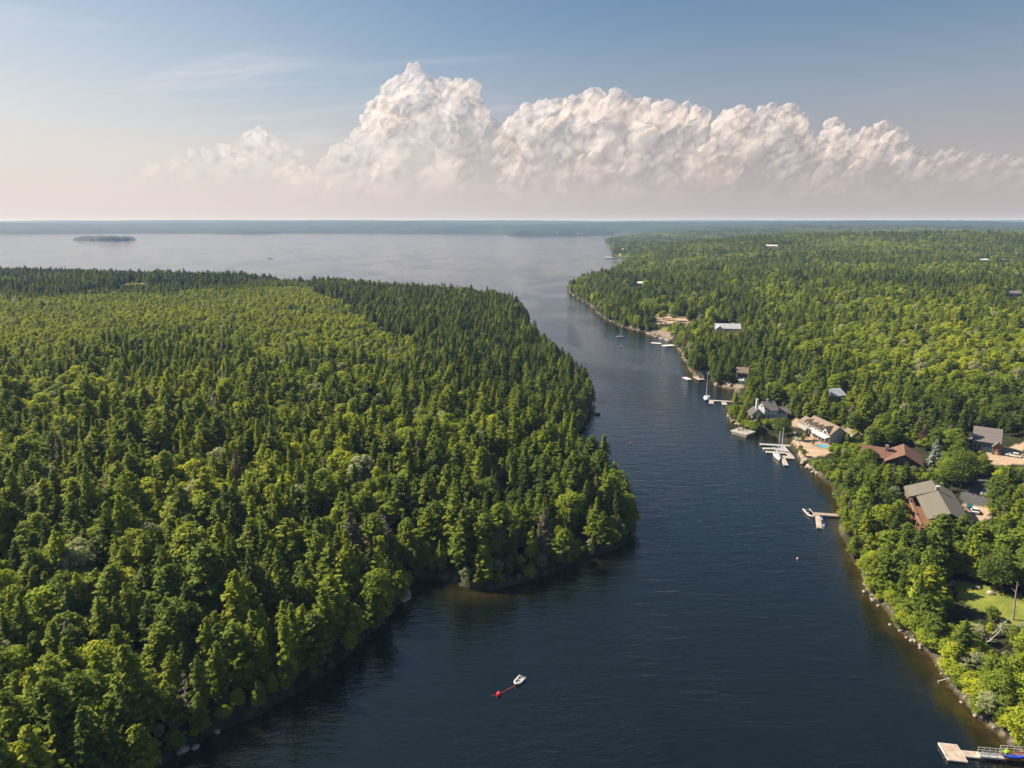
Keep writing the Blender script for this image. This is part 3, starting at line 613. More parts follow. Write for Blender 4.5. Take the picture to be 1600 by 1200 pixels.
def forest(name, label, cat, sel, protos, vv):
    col = bpy.data.collections.new(name + ' kinds')
    for k, (cm, tm) in enumerate(protos):
        me = bpy.data.meshes.new('tree kind'); bm = bmesh.new(); bm.from_mesh(cm)
        n0 = len(bm.faces); bm.from_mesh(tm); bm.faces.ensure_lookup_table()
        for f in bm.faces[n0:]: f.material_index = 1
        bm.to_mesh(me); bm.free(); me.materials.append(cm.materials[0]); me.materials.append(tm.materials[0])
        col.objects.link(bpy.data.objects.new('kind %02d' % k, me))
    idx = np.where(sel)[0]; me = bpy.data.meshes.new(name); me.vertices.add(len(idx))
    me.vertices.foreach_set('co', np.stack([X[idx], Y[idx], Z[idx]], -1).astype(np.float32).ravel())
    def at_(nm_, ty, arr, key='value'):
        a = me.attributes.new(nm_, ty, 'POINT'); a.data.foreach_set(key, np.ascontiguousarray(arr).ravel())
    at_('rot', 'FLOAT_VECTOR', np.stack([tilt[idx, 0], tilt[idx, 1], rz[idx]], -1).astype(np.float32), 'vector')
    at_('scl', 'FLOAT_VECTOR', np.stack([ws[idx], ws[idx], hs[idx]], -1).astype(np.float32), 'vector')
    at_('which', 'INT', vv[idx].astype(np.int32)); at_('tint', 'FLOAT', tint[idx].astype(np.float32))
    o = bpy.data.objects.new(name, me); C.objects.link(o); tag(o, label, cat, kind='stuff')
    ng = bpy.data.node_groups.new(name, 'GeometryNodeTree')
    ng.interface.new_socket('Geometry', in_out='INPUT', socket_type='NodeSocketGeometry'); ng.interface.new_socket('Geometry', in_out='OUTPUT', socket_type='NodeSocketGeometry')
    nn = ng.nodes; L = ng.links; gi = nn.new('NodeGroupInput'); go = nn.new('NodeGroupOutput'); ip = nn.new('GeometryNodeInstanceOnPoints'); ci = nn.new('GeometryNodeCollectionInfo')
    ci.inputs['Collection'].default_value = col; ci.inputs['Separate Children'].default_value = True; ci.inputs['Reset Children'].default_value = True
    def na(nm_, ty):
        q = nn.new('GeometryNodeInputNamedAttribute'); q.data_type = ty; q.inputs['Name'].default_value = nm_; return q.outputs['Attribute']
    L.new(gi.outputs[0], ip.inputs['Points']); L.new(ci.outputs[0], ip.inputs['Instance']); ip.inputs['Pick Instance'].default_value = True
    L.new(na('which', 'INT'), ip.inputs['Instance Index'])
    e2 = nn.new('FunctionNodeEulerToRotation'); L.new(na('rot', 'FLOAT_VECTOR'), e2.inputs[0]); L.new(e2.outputs[0], ip.inputs['Rotation'])
    L.new(na('scl', 'FLOAT_VECTOR'), ip.inputs['Scale']); L.new(ip.outputs[0], go.inputs[0])
    md = o.modifiers.new('trees', 'NODES'); md.node_group = ng
    print(name, len(idx)); return o
rest = ~single
forest('spruce_forest', 'dense spruce woods covering both banks beyond the nearest trees', 'forest', rest & isC & ~dead, SPR, vC)
forest('leafy_forest', 'yellow green birch and maple woods mixed through the spruces', 'forest', rest & ~isC & ~dead, BRO, vB)
forest('dead_spruce_stand', 'scattered grey dead spruces standing in the distant woods', 'dead trees', rest & dead, SNG, vS)

# ------------------------------------------------------------------ materials of made things
WOOD = mat('weathered deck boards', (0.42, 0.33, 0.26), 0.85, 0.2, 1.2, stripes=(0, 0.16, 0.02, 0.5))
WOODY = mat('pale deck boards', (0.52, 0.42, 0.33), 0.85, 0.2, 1.2, stripes=(1, 0.16, 0.02, 0.5))
CEDAR = mat('red brown timber', (0.22, 0.11, 0.065), 0.8, 0.2, 2, stripes=(2, 0.2, 0.02, 0.4))
CONC = mat('pale concrete', (0.38, 0.36, 0.32), 0.9, 0.15, 1.0)
WHITE = mat('white paint', (0.62, 0.61, 0.59), 0.5, 0.06, 1.0)
GREYW = mat('grey paint', (0.33, 0.34, 0.35), 0.6, 0.1, 1.0)
BLACKM = mat('black rubber', (0.02, 0.02, 0.022), 0.5, 0.1)
METAL = mat('galvanised steel', (0.5, 0.5, 0.5), 0.4, 0.1, metal=0.7)
GLASS = mat('window glass', (0.03, 0.04, 0.05), 0.06, 0.1, spec=0.8)
BLUEH = mat('blue hull paint', (0.10, 0.20, 0.42), 0.3, 0.1)
RED = mat('red plastic', (0.75, 0.025, 0.03), 0.35, 0.08)
LIME = mat('lime plastic', (0.38, 0.72, 0.05), 0.4, 0.05)
KAY = mat('blue plastic', (0.04, 0.10, 0.62), 0.3, 0.05)
TEAL = mat('teal cover', (0.02, 0.10, 0.13), 0.5, 0.1)
STONE = mat('pale granite', (0.40, 0.345, 0.285), 0.9, 0.3, 1.4, bump=0.4)
ROPE = mat('red rope', (0.45, 0.09, 0.07), 0.8, 0.1)
R_GREY = mat('grey brown shingles', (0.165, 0.155, 0.125), 0.9, 0.08, 2.5, stripes=(2, 0.22, 0.03, 0.35))
R_RED = mat('rust red shingles', (0.20, 0.105, 0.075), 0.9, 0.08, 2.5, stripes=(2, 0.22, 0.03, 0.35))
R_SLATE = mat('slate grey shingles', (0.20, 0.175, 0.175), 0.9, 0.08, 2.5, stripes=(2, 0.22, 0.03, 0.35))
R_TAN = mat('tan shingles', (0.25, 0.195, 0.15), 0.9, 0.1, 2.5, stripes=(2, 0.22, 0.03, 0.35))
R_PALE = mat('pale metal roofing', (0.50, 0.52, 0.55), 0.5, 0.06, 1.0, stripes=(0, 0.4, 0.03, 0.3))
R_DARK = mat('dark shingles', (0.11, 0.10, 0.10), 0.9, 0.1, 2.5)
W_TEAL = mat('blue green siding', (0.05, 0.14, 0.16), 0.7, 0.1, 1.0, stripes=(2, 0.2, 0.02, 0.5))
W_WHITE = mat('white siding', (0.48, 0.47, 0.445), 0.65, 0.06, 1.0, stripes=(2, 0.2, 0.02, 0.3))
W_GREY = mat('pale blue grey siding', (0.42, 0.46, 0.50), 0.7, 0.06, 1.0, stripes=(2, 0.2, 0.02, 0.3))
W_LOG = mat('dark stained boards', (0.10, 0.055, 0.04), 0.8, 0.2, 1.5, stripes=(2, 0.2, 0.03, 0.5))
W_CEDAR = mat('cedar boards', (0.22, 0.115, 0.065), 0.8, 0.15, 1.5, stripes=(2, 0.2, 0.02, 0.4))
W_TAN = mat('sand render', (0.55, 0.42, 0.28), 0.8, 0.1, 1.0)
POOLM = mat('pool water', (0.06, 0.42, 0.62), 0.08, 0.1, 1.0, spec=0.6)

def frame_of(a, b):
    """heading of the line a-b seen in the photograph, and its ground points"""
    d = b - a; return math.atan2(d[1], d[0])
def deck(name, label, cat, px4, z=0.45, thick=0.35, m=None, group=None, floats=True, rail=None):
    """a jetty or float whose four top corners are given; local x runs along its longer side"""
    P = [flat(a, b, z) for a, b in px4]; c = sum(P) / 4
    u = (P[1] - P[0]) + (P[2] - P[3]); v = (P[3] - P[0]) + (P[2] - P[1])
    L, W_ = np.linalg.norm(u) / 2, np.linalg.norm(v) / 2; ang = math.atan2(u[1], u[0])
    if W_ > L: L, W_ = W_, L; ang = math.atan2(v[1], v[0])
    o = thing(name, label, cat, (c[0], c[1], z - thick), ang, group)
    MB().box(-L / 2, L / 2, -W_ / 2, W_ / 2, thick - 0.06, thick).build('deck', m or WOOD, o)
    e = MB()
    for s in (-1, 1):
        e.box(-L / 2 - .03, L / 2 + .03, s * (W_ / 2 + .02) - .04, s * (W_ / 2 + .02) + .04, thick - 0.30, thick - .008)
        e.box(s * (L / 2 + .07) - .04, s * (L / 2 + .07) + .04, -W_ / 2 - .06, W_ / 2 + .06, thick - 0.30, thick - .012)
    e.build('edge_board', WHITE if m is not CEDAR else CEDAR, o)
    if floats:
        f = MB(); nf = max(2, int(L / 2.5))
        for i in range(nf):
            xc = -L / 2 + L * (i + .5) / nf; f.box(xc - .7, xc + .7, -W_ / 2 + .1, W_ / 2 - .1, -0.15, thick - .32)
        f.build('float', BLACKM, o)
    else:
        nf = max(2, int(L / 2.8) + 1)
        for i in range(nf):
            for s in (-1, 1): MB().tube((-L / 2 + .2 + (L - .4) * i / (nf - 1), s * (W_ / 2 - .12), -z - 1.2), (-L / 2 + .2 + (L - .4) * i / (nf - 1), s * (W_ / 2 - .12), thick - .07), .1, .1).build('pile', BARK, o)
    return o, L, W_
def railing(parent, x0, x1, y, z0, h=1.0, n=4, m=None, name='railing'):
    r = MB()
    for i in range(n + 1):
        x = x0 + (x1 - x0) * i / n; r.tube((x, y, z0), (x, y, z0 + h), .04)
    for f in (.5, 1.0): r.tube((x0, y, z0 + h * f), (x1, y, z0 + h * f), .035)
    return r.build(name, m or WHITE, parent)

# ------------------------------------------------------------------ buildings
def window(parent, x, y, z, w_, h_, ax, out, frame=None):
    """ax: 'x' wall faces +-y, 'y' wall faces +-x"""
    fr = MB(); pn = MB(); t = .07; o_ = out
    def bx(mb, a0, a1, z0, z1, d0, d1):
        lo, hi = sorted((d0 * o_, d1 * o_))
        if ax == 'x': mb.box(x + a0, x + a1, y + lo, y + hi, z0, z1)
        else: mb.box(x + lo, x + hi, y + a0, y + a1, z0, z1)
    bx(fr, -w_ / 2 - t, -w_ / 2, z - h_ / 2 - t, z + h_ / 2 + t, 0, .05); bx(fr, w_ / 2, w_ / 2 + t, z - h_ / 2 - t, z + h_ / 2 + t, 0, .05)
    bx(fr, -w_ / 2, w_ / 2, z + h_ / 2, z + h_ / 2 + t, 0, .05); bx(fr, -w_ / 2, w_ / 2, z - h_ / 2 - t, z - h_ / 2, 0, .05)
    bx(fr, -.025, .025, z - h_ / 2, z + h_ / 2, .022, .045)
    f = fr.build('window', frame or WHITE, parent); bx(pn, -w_ / 2, w_ / 2, z - h_ / 2, z + h_ / 2, 0.003, .02); p_ = pn.build('pane', GLASS, f); return f
def gable_roof(mb, x0, x1, y0, y1, z, rise, over=.45, th=.16, axis='x', shift=0.0):
    """two roof slabs; the ridge runs along axis, shifted off the middle by shift"""
    if axis == 'y': mb2 = MB(); gable_roof(mb2, y0, y1, x0, x1, z, rise, over, th, 'x', shift); mb.add([(b, a, c) for a, b, c in mb2.v], [f[::-1] for f in mb2.f]); return
    ym = (y0 + y1) / 2 + shift
    for s, ye in ((-1, y0), (1, y1)):
        run = abs(ye - ym); sl = rise / run; yo = ye + s * over; zo = z - over * sl
        a = [(x0 - over, ym, z + rise), (x1 + over, ym, z + rise), (x1 + over, yo, zo), (x0 - over, yo, zo)]
        mb.add(a + [(p_[0], p_[1], p_[2] + th) for p_ in a], [(0, 1, 2, 3), (7, 6, 5, 4), (0, 4, 5, 1), (1, 5, 6, 2), (2, 6, 7, 3), (3, 7, 4, 0)])
def gable_walls(mb, x0, x1, y0, y1, z0, z1, rise, axis='x', shift=0.0):
    if axis == 'y': m2 = MB(); gable_walls(m2, y0, y1, x0, x1, z0, z1, rise, 'x', shift); mb.add([(b, a, c) for a, b, c in m2.v], [f[::-1] for f in m2.f]); return
    ym = (y0 + y1) / 2 + shift
    v = []
    for x in (x0, x1): v += [(x, y0, z0), (x, y1, z0), (x, y1, z1), (x, ym, z1 + rise - .02), (x, y0, z1)]
    mb.add(v, [(0, 4, 3, 2, 1), (5, 6, 7, 8, 9), (0, 5, 9, 4), (1, 2, 7, 6), (2, 3, 8, 7), (3, 4, 9, 8), (0, 1, 6, 5)])
def house(name, label, a_px, b_px, depth, wall_h, rise, wm, rm, wins=(), chimney=None, door=None, extra=None, z_up=0.0, group=None, cat='house', axis='x', shift=0.0, base=True):
    """front wall from a to b (ground points seen in the photograph); the house extends away behind it"""
    A_ = at(*a_px); B_ = at(*b_px); d = B_ - A_; L = math.hypot(d[0], d[1]); ang = math.atan2(d[1], d[0]); z = (A_[2] + B_[2]) / 2 + z_up
    o = thing(name, label, cat, ((A_[0] + B_[0]) / 2, (A_[1] + B_[1]) / 2, z), ang, group)
    w_ = MB(); gable_walls(w_, -L / 2, L / 2, 0, depth, 0.3, wall_h, rise, axis, shift)
    r = MB(); gable_roof(r, -L / 2, L / 2, 0, depth, wall_h, rise, axis=axis, shift=shift)
    if extra: extra(o, w_, r, L)
    w_.build('wall', wm, o); ro = r.build('roof', rm, o)
    if base: MB().box(-L / 2 + .05, L / 2 - .05, .05, depth - .05, -1.8, 0.3).build('foundation', CONC, o)
    for (u, zc, ww, hh, side) in wins:
        if side == 'f': window(o, u * L / 2, 0, zc, ww, hh, 'x', -1)
        elif side == 'b': window(o, u * L / 2, depth, zc, ww, hh, 'x', 1)
        elif side == 'l': window(o, -L / 2, depth * u, zc, ww, hh, 'y', -1)
        else: window(o, L / 2, depth * u, zc, ww, hh, 'y', 1)
    if door is not None:
        dd = MB().box(door * L / 2 - .5, door * L / 2 + .5, -.06, 0, .3, 2.4).build('door', CEDAR, o); MB().ball((door * L / 2 + .38, -.09, 1.3), .05).build('handle', METAL, dd)
    if chimney:
        cx_, cy_, top = chimney; ch = MB().box(cx_ - .4, cx_ + .4, cy_ - .3, cy_ + .3, wall_h, top).build('chimney', STONE, ro); ch2 = MB().box(cx_ - .5, cx_ + .5, cy_ - .4, cy_ + .4, top, top + .12).build('chimney_cap', GREYW, o)
    return o, L

# the lodge with stacked timber decks
def lodge_extra(o, w_, r, L): pass
A_ = flat(1436, 826, 6.0)
g0 = at(1441, 815); g1 = at(1486, 838)
zb = at(1475, 800)[2]
# roof outline seen in the photograph, at roof height
ridge_a = flat(1466, 757.5, zb + 8.6); ridge_b = flat(1486, 800, zb + 8.6)
def lodge():
    z = zb; eL0 = flat(1424.5, 762, z + 5.8); eL1 = flat(1450, 818, z + 5.8); eR0 = flat(1483, 764, z + 5.8); eR1 = flat(1517, 816, z + 5.8)
    c = (eL0 + eL1 + eR0 + eR1) / 4; u = ((eR0 - eL0) + (eR1 - eL1)) / 2; v = ((eL0 - eL1) + (eR0 - eR1)) / 2
    ang = math.atan2(v[1], v[0]); Ln = np.linalg.norm(v); Wd = np.linalg.norm(u)     # ridge direction is v (away from the camera)
    print('lodge', Ln, Wd)
    o = thing('lodge', 'big timber lodge with a grey brown roof and red brown decks facing the water', 'lodge', (c[0], c[1], z), ang)
    Ln = min(Ln, 26); Wd = min(Wd, 17); x0, x1, y0, y1 = -Ln / 2, Ln / 2, -Wd / 2, Wd / 2      # +y is the left, water side
    wb = MB(); gable_walls(wb, x0 + .6, x1 - .6, y0 + .6, y1 - 2.2, -1.5, 5.35, 2.5, shift=1.0); wb.build('wall', W_CEDAR, o)
    r = MB(); zr, ze = 8.5, 5.7; xs = x0 + Ln * .66; sl = (zr - ze) / (-y0)
    def slab(mb, xa, xb, ya, za, yb, zb_, th=.22):
        p_ = [(xa, ya, za), (xb, ya, za), (xb, yb, zb_), (xa, yb, zb_)]; mb.add(p_ + [(a, b, c - th) for a, b, c in p_], [(0, 1, 2, 3), (7, 6, 5, 4), (0, 4, 5, 1), (1, 5, 6, 2), (2, 6, 7, 3), (3, 7, 4, 0)])
    slab(r, x0, x1, 0, zr, y0, ze); slab(r, x0, xs, .004, zr - .05, y1 - .6, zr - .05 - sl * (y1 - .6)); rr = r.build('roof', R_GREY, o)
    r2 = MB(); slab(r2, xs, x1, .02, zr + .02, y1 + 1.4, zr - sl * (y1 + 1.4) * .86, .6); r2.build('roof', R_GREY, o)
    ch = MB().box(xs + .2, xs + 1.0, -.4, .4, 7.6, 9.5).build('chimney', STONE, rr); MB().box(xs + .1, xs + 1.1, -.5, .5, 9.5, 9.65).build('chimney_cap', WHITE, o)
    for lv, z_, wd in (('deck', 2.9, 2.9), ('deck', 0.3, 4.3)):
        d = MB().box(x0 + 1, x1 + 1.2, y1 - 2.2, y1 - 2.2 + wd, z_ - .25, z_).build(lv, CEDAR, o)
        railing(d, x0 + 1, x1 + 1.2, y1 - 2.25 + wd, z_, 1.05, 9, W_TAN)
        for i in range(6):
            x = x0 + 1.2 + (Ln - .2) * i / 5; MB().box(x - .12, x + .12, y1 - 2.5 + wd, y1 - 2.25 + wd, -2.2, z_ - .25).build('post', W_TAN, d)
    bx_ = MB().box(x1 - .5, x1 + 1.0, y1 - 2.2, y1 + .5, 3.1, 5.6).build('stair_wall', CEDAR, o)
    for i in range(5):
        for zc in (1.6, 4.3): window(o, x0 + 2.5 + (Ln - 5) * i / 4, y1 - 2.2, zc, 1.6, 1.5, 'x', 1)
    for i in range(3): window(o, x0 + .6, y0 + 3 + i * 3, 2.6, 1.2, 1.3, 'y', -1)
    for i in range(4): window(o, x0 + 3 + i * 4.2, y0 + .6, 2.6, 1.2, 1.3, 'x', -1)
    MB().box(x0 + 8, x0 + 9, y0 + .5, y0 + .6, .1, 2.2).build('door', WHITE, o)
    return o, z, ang
LO, LZ, LANG = lodge()

# the red roofed chalet: wide wing at the left, cross gable towards the camera
def chalet():
    z = at(1415, 725)[2] - .3; zt = z + 7.2; ze = z + 4.2
    pk = flat(1414, 711.5, zt); back = flat(1412, 693, zt); lf = flat(1390, 719, ze); rt = flat(1436, 726, ze)
    v = back - pk; ang = math.atan2(v[1], v[0]); print('chalet', np.linalg.norm(v), np.linalg.norm(rt - lf))
    o = thing('chalet', 'dark timber chalet under a rust red shingle roof among the trees', 'house', (pk[0], pk[1], z), ang - math.pi / 2)
    # local +y away from the camera along the cross ridge
    w_ = MB(); gable_walls(w_, -5.2, 5.2, .6, 12.5, -1.5, 4.2, 3.0, axis='y'); w_.build('wall', W_LOG, o)
    r = MB(); gable_roof(r, -5.5, 5.5, 0, 12.5, 4.3, 3.1, over=.5, axis='y'); ro = r.build('roof', R_RED, o)
    w2 = MB(); gable_walls(w2, -13.2, -5.2, 3.0, 10.6, -1.5, 4.4, 2.3); w2.build('wall', W_LOG, o)
    r2 = MB(); gable_roof(r2, -13.3, -3.2, 2.8, 10.8, 4.5, 2.4, over=.45); r2.build('roof', R_RED, o)
    ch = MB().box(-5.9, -4.9, 5.2, 6.2, 5.2, 8.4).build('chimney', STONE, o)
    for x, zz, w3, h3 in ((-2.6, 1.8, 2.0, 1.8), (2.6, 1.8, 2.0, 1.8), (0, 4.9, 1.8, 1.4)): window(o, x, .6, zz, w3, h3, 'x', -1, W_TAN)
    for x in (-11.5, -8.5): window(o, x, 3.0, 2.0, 1.4, 1.3, 'x', -1, W_TAN)
    for y in (4, 8): window(o, 5.2, y, 2.0, 1.4, 1.3, 'y', 1, W_TAN)
    MB().box(-.5, .5, .52, .6, -.2, 1.9).build('door', CEDAR, o)
chalet()
# the blue green house with its slate roof and small porch gable
def teal_house():
    z = at(1541, 702)[2]; ze = z + 4.0; zr = z + 7.8
    l = flat(1521, 687, ze); r_ = flat(1563, 693, ze); v = r_ - l; ang = math.atan2(v[1], v[0]); L = np.linalg.norm(v); c = (l + r_) / 2; print('teal', L)
    o = thing('gabled_house', 'blue green house with slate grey roof and little porch gable by the gravel yard', 'house', (c[0], c[1], z), ang)
    x = L / 2; w_ = MB(); gable_walls(w_, -x, x, 0, 9.4, -1.2, 4.0, 3.9); w_.build('wall', W_TEAL, o)
    r = MB(); gable_roof(r, -x, x, 0, 9.4, 4.0, 4.0, over=.4); r.build('roof', R_SLATE, o)
    g = MB(); gable_roof(g, 1.9, 4.6, -2.0, 2.5, 3.0, 1.5, over=.25, axis='y'); pr = g.build('porch_roof', R_SLATE, o)
    q = MB(); gable_walls(q, 2.0, 4.5, -1.8, 0, 0, 2.95, 1.4, axis='y'); q.build('porch_wall', W_CEDAR, o); MB().box(2.75, 3.75, -1.88, -1.8, .1, 2.2).build('door', W_TAN, o)
    s = MB(); s.add([(-x - 3.0, 1, 2.8), (-x - .01, 1, 3.7), (-x - .01, 6.5, 3.7), (-x - 3.0, 6.5, 2.8), (-x - 3.0, 1, 2.65), (-x - .01, 1, 3.55), (-x - .01, 6.5, 3.55), (-x - 3.0, 6.5, 2.65)], [(0, 1, 2, 3), (7, 6, 5, 4), (0, 4, 5, 1), (1, 5, 6, 2), (2, 6, 7, 3), (3, 7, 4, 0)]); s.build('shed_roof', R_SLATE, o)
    MB().box(-x - 2.8, -x, 1.2, 6.3, -1.0, 2.7).build('side_room', W_CEDAR, o)
    for u in (-.82, -.5, -.15): window(o, u * x, 0, 1.9, 1.1, 1.6, 'x', -1)
    window(o, .88 * x, 0, 1.9, .9, 1.3, 'x', -1)
    for y, zc in ((3, 1.9), (6.5, 1.9), (4.7, 5.2)): window(o, x, y, zc, 1.1, 1.3, 'y', 1)
teal_house()
# white shore house with its row of dormer gables
def white_house():
    z = 2.0; a = flat(1258, 672, z + 1); b = flat(1296, 691, z + 1); d = b - a; L = math.hypot(d[0], d[1]); ang = math.atan2(d[1], d[0]); c = (a + b) / 2; print('white', L)
    o = thing('shore_house', 'long white house with four dormer gables and tan roof above the pool terrace', 'house', (c[0], c[1], z), ang); x = L / 2
    w_ = MB(); gable_walls(w_, -x, x, 0, 7.5, -.4, 4.2, 2.9); w_.build('wall', W_WHITE, o)
    r = MB(); gable_roof(r, -x, x, 0, 7.5, 4.2, 3.0, over=.4); r.build('roof', R_TAN, o)
    for u, hw, zz in ((-.80, 1.5, 3.9), (-.32, 1.2, 3.9), (.10, 1.2, 3.9), (.66, 2.1, 3.8)):
        dm = MB(); gable_walls(dm, u * x - hw, u * x + hw, -.35, 3.4, 3.4, zz + 1.0, hw * .95, axis='y'); dd = dm.build('dormer', W_WHITE, o)
        g = MB(); gable_roof(g, u * x - hw, u * x + hw, -.6, 4.0, zz + 1.0, hw * .97, over=.25, th=.12, axis='y'); g.build('dormer_roof', R_DARK if hw > 2 else R_TAN, dd)
        window(o, u * x, -.35, zz + .5, hw * .8, 1.3, 'x', -1)
    v = MB(); v.add([(-x * .5, -2.4, 2.7), (x, -2.4, 2.7), (x, 0, 3.3), (-x * .5, 0, 3.3), (-x * .5, -2.4, 2.55), (x, -2.4, 2.55), (x, 0, 3.15), (-x * .5, 0, 3.15)], [(0, 1, 2, 3), (7, 6, 5, 4), (0, 4, 5, 1), (1, 5, 6, 2), (2, 6, 7, 3), (3, 7, 4, 0)])
    v.build('veranda_roof', WHITE, o)
    for i in range(7): MB().box(-x * .5 + .1 + (x * 1.5 - .3) * i / 6, -x * .5 + .26 + (x * 1.5 - .3) * i / 6, -2.35, -2.2, 0, 2.55).build('post', WHITE, o)
    for i in range(8): window(o, -x + 1.4 + (L - 2.8) * i / 7, 0, 1.5, 1.1, 1.7, 'x', -1)
    for y in (.9,): window(o, -x, y, 1.6, 1.1, 1.4, 'y', -1)
    MB().box(-.5, .5, -.07, 0, .05, 2.2).build('door', GREYW, o)
    # low wing at the left
    w2 = MB(); gable_walls(w2, -x - 7.5, -x, 1.5, 8.0, -.4, 2.8, 1.9); w2.build('wing_wall', W_WHITE, o)
    r2 = MB(); gable_roof(r2, -x - 7.5, -x - .46, 1.5, 8.0, 2.8, 2.0, over=.3); r2.build('wing_roof', R_TAN, o)
    w3 = MB(); gable_walls(w3, x * .2, x + 2, 7.6, 13, -.4, 3.4, 1.9); w3.build('wing_wall', W_WHITE, o)
    r3 = MB(); gable_roof(r3, x * .2, x + 2, 7.9, 13, 3.4, 2.0, over=.3); r3.build('wing_roof', R_TAN, o)
white_house()
house('grey_house', 'pale blue grey house with dark brown upper roof beside the white steepled boathouse', (1196, 656), (1214, 655), 8, 4.4, 3.0, W_GREY, R_SLATE, [(-.5, 1.8, 1.3, 1.3, 'f'), (.4, 1.8, 1.3, 1.3, 'f'), (.4, 1.8, 1.2, 1.2, 'l'), (.5, 5.3, 1.1, 1.1, 'l')],
      extra=lambda o, w_, r, L: (gable_walls(w_, L / 2 - .01, L / 2 + 6, 1.5, 7, -.5, 2.6, 1.6), gable_roof(r, L / 2 + .4, L / 2 + 6, 1.5, 7, 2.6, 1.7)), chimney=(0, 4.3, 8.4))
o, L = house('white_cottage', 'small white cottage with dark roof and tall white chimney stack in the shore trees', (1168, 652), (1175, 657), 5, 3.0, 2.2, W_WHITE, R_DARK, [(0, 1.5, 1.2, 1.1, 'f'), (.5, 1.5, 1.2, 1.1, 'l')], door=.6)
MB().box(.6, 1.5, 1.9, 2.8, 3.2, 9.6).build('chimney', WHITE, o)
house('boathouse', 'little pale grey boathouse on the rocks behind the small float', (1092, 594.5), (1099, 595), 6, 3.2, 2.0, W_WHITE, R_TAN, [(0, 1.8, 1.2, 1.2, 'f')], axis='y', door=-.6)
house('tan_cottage', 'sand coloured cottage with tan roof half hidden by trees above the rocks', (1151, 592), (1168, 592), 7, 3.6, 2.4, W_TAN, R_TAN, [(-.5, 1.9, 1.4, 1.3, 'f'), (.4, 1.9, 1.4, 1.3, 'f')], door=0)
house('garden_shed', 'tiny white shed standing on the lawn edge above the shore rocks', (1154.5, 599.5), (1161, 599.5), 3, 2.0, .9, WHITE, WHITE, [(0, 1.2, .6, .6, 'f')], cat='shed', base=False)
house('white_bungalow', 'white bungalow with pale metal roof in the woods above the white dormer house', (1302, 629), (1320, 626), 8, 3.0, 2.4, W_WHITE, R_PALE, [(-.5, 1.7, 1.4, 1.2, 'f'), (.5, 1.7, 1.4, 1.2, 'f'), (.5, 1.7, 1.2, 1.2, 'l')], door=0)
house('long_house', 'long grey and white house alone in the woods above the narrows', (1118, 519.5), (1157, 519.5), 9, 3.2, 3.0, W_WHITE, R_PALE, [(u, 1.9, 1.5, 1.4, 'f') for u in (-.8, -.5, -.1, .3, .6, .85)] + [(.5, 2, 1.4, 1.4, 'l')], door=.1,
      extra=lambda o, w_, r, L: (gable_walls(w_, -L / 2 - .3, -L / 2 + 5, -2.4, 4, -.5, 3.0, 2.2, axis='y'), gable_roof(r, -L / 2 - .3, -L / 2 + 5, -2.5, 3.4, 3.0, 2.3, axis='y')))
for i, (a, b, lab, wm, rm, h_) in enumerate([
    ((1196, 387.5), (1214, 387.5), 'far flat white roofed building on the ridge skyline', W_WHITE, R_PALE, 4.5), ((1189, 402.5), (1213, 401.5), 'far pink tan building below the white one on the ridge', W_TAN, R_TAN, 3.5),
    ((1255, 438.5), (1263, 438.5), 'single pale house in the middle of the right hill woods', W_WHITE, R_PALE, 3.5), ((1531, 410), (1545, 410), 'far white shed at right, left one of two', W_WHITE, R_PALE, 4), ((1563, 411), (1576, 411), 'far cream shed at right, right one of two', W_TAN, R_TAN, 5),
    ((1575, 465), (1596, 465), 'brown and white house near the right edge of the hill woods', W_WHITE, R_SLATE, 4), ((993, 447.5), (1003, 447.5), 'small white house in the woods above the point', W_WHITE, R_PALE, 4)]):
    house('hill_house', lab, a, b, 9, h_, 1.8, wm, WHITE if rm is R_PALE else rm, [(-.5, 1.9, 1.8, 1.4, 'f'), (.5, 1.9, 1.8, 1.4, 'f')], cat='house')
for i, (px_, py_, w_, lab) in enumerate([(868, 367, 26, 'long white hall on the far bay shore'), (903, 367, 14, 'white house on the far bay shore right of the long hall'), (909, 367.2, 12, 'rightmost white house on the far bay shore'), (862, 366.6, 12, 'white house just left of the long far hall'), (976, 394.5, 9, 'white cabin beside the green field at the shore'), (1034, 384.5, 22, 'white roof in the woods behind the ridge')]):
    p_ = at(px_, py_); o = thing('far_house', lab, 'house', (p_[0], p_[1], p_[2]), 0.1 * i)
    w2 = MB(); gable_walls(w2, -w_ / 2, w_ / 2, 0, 10, -2, 9, 2); w2.build('wall', W_WHITE, o); r2 = MB(); gable_roof(r2, -w_ / 2, w_ / 2, 0, 10, 9, 2.2); r2.build('roof', R_PALE, o)

# pool, terrace walls
def wallrun(name, label, pts, h, th=.5, z=0.0, m=None, group=None):
    P = [flat(a, b, z) for a, b in pts]; c = P[0]; o = thing(name, label, 'retaining wall', (c[0], c[1], z), 0, group)
    mb = MB(); cap = MB()
    for p_, q_ in zip(P[:-1], P[1:]):
        d = q_ - p_; n_ = np.array((-d[1], d[0], 0)); n_ = n_ / np.linalg.norm(n_) * th / 2; a_, b_ = p_ - c, q_ - c
        quad = [(a_ + n_)[:2], (b_ + n_)[:2], (b_ - n_)[:2], (a_ - n_)[:2]]; mb.prism([tuple(x) for x in quad], -1.0, h - .1); n2 = n_ * 1.25; cap.prism([tuple(x) for x in [(a_ + n2)[:2], (b_ + n2)[:2], (b_ - n2)[:2], (a_ - n2)[:2]]], h - .1, h + .05)
    mb.build('wall_face', m or STONE, o); cap.build('coping', CONC, o); return o
wallrun('retaining_wall', 'pale stone sea wall below the sunlit pool terrace', [(1241, 682), (1243.5, 692), (1249, 703), (1256, 719)], 2.1)
wallrun('retaining_wall', 'low cream wall between the upper lawn and the pool terrace', [(1243, 689), (1256, 690), (1270, 690)], 0.8, .4, 1.85, CONC)
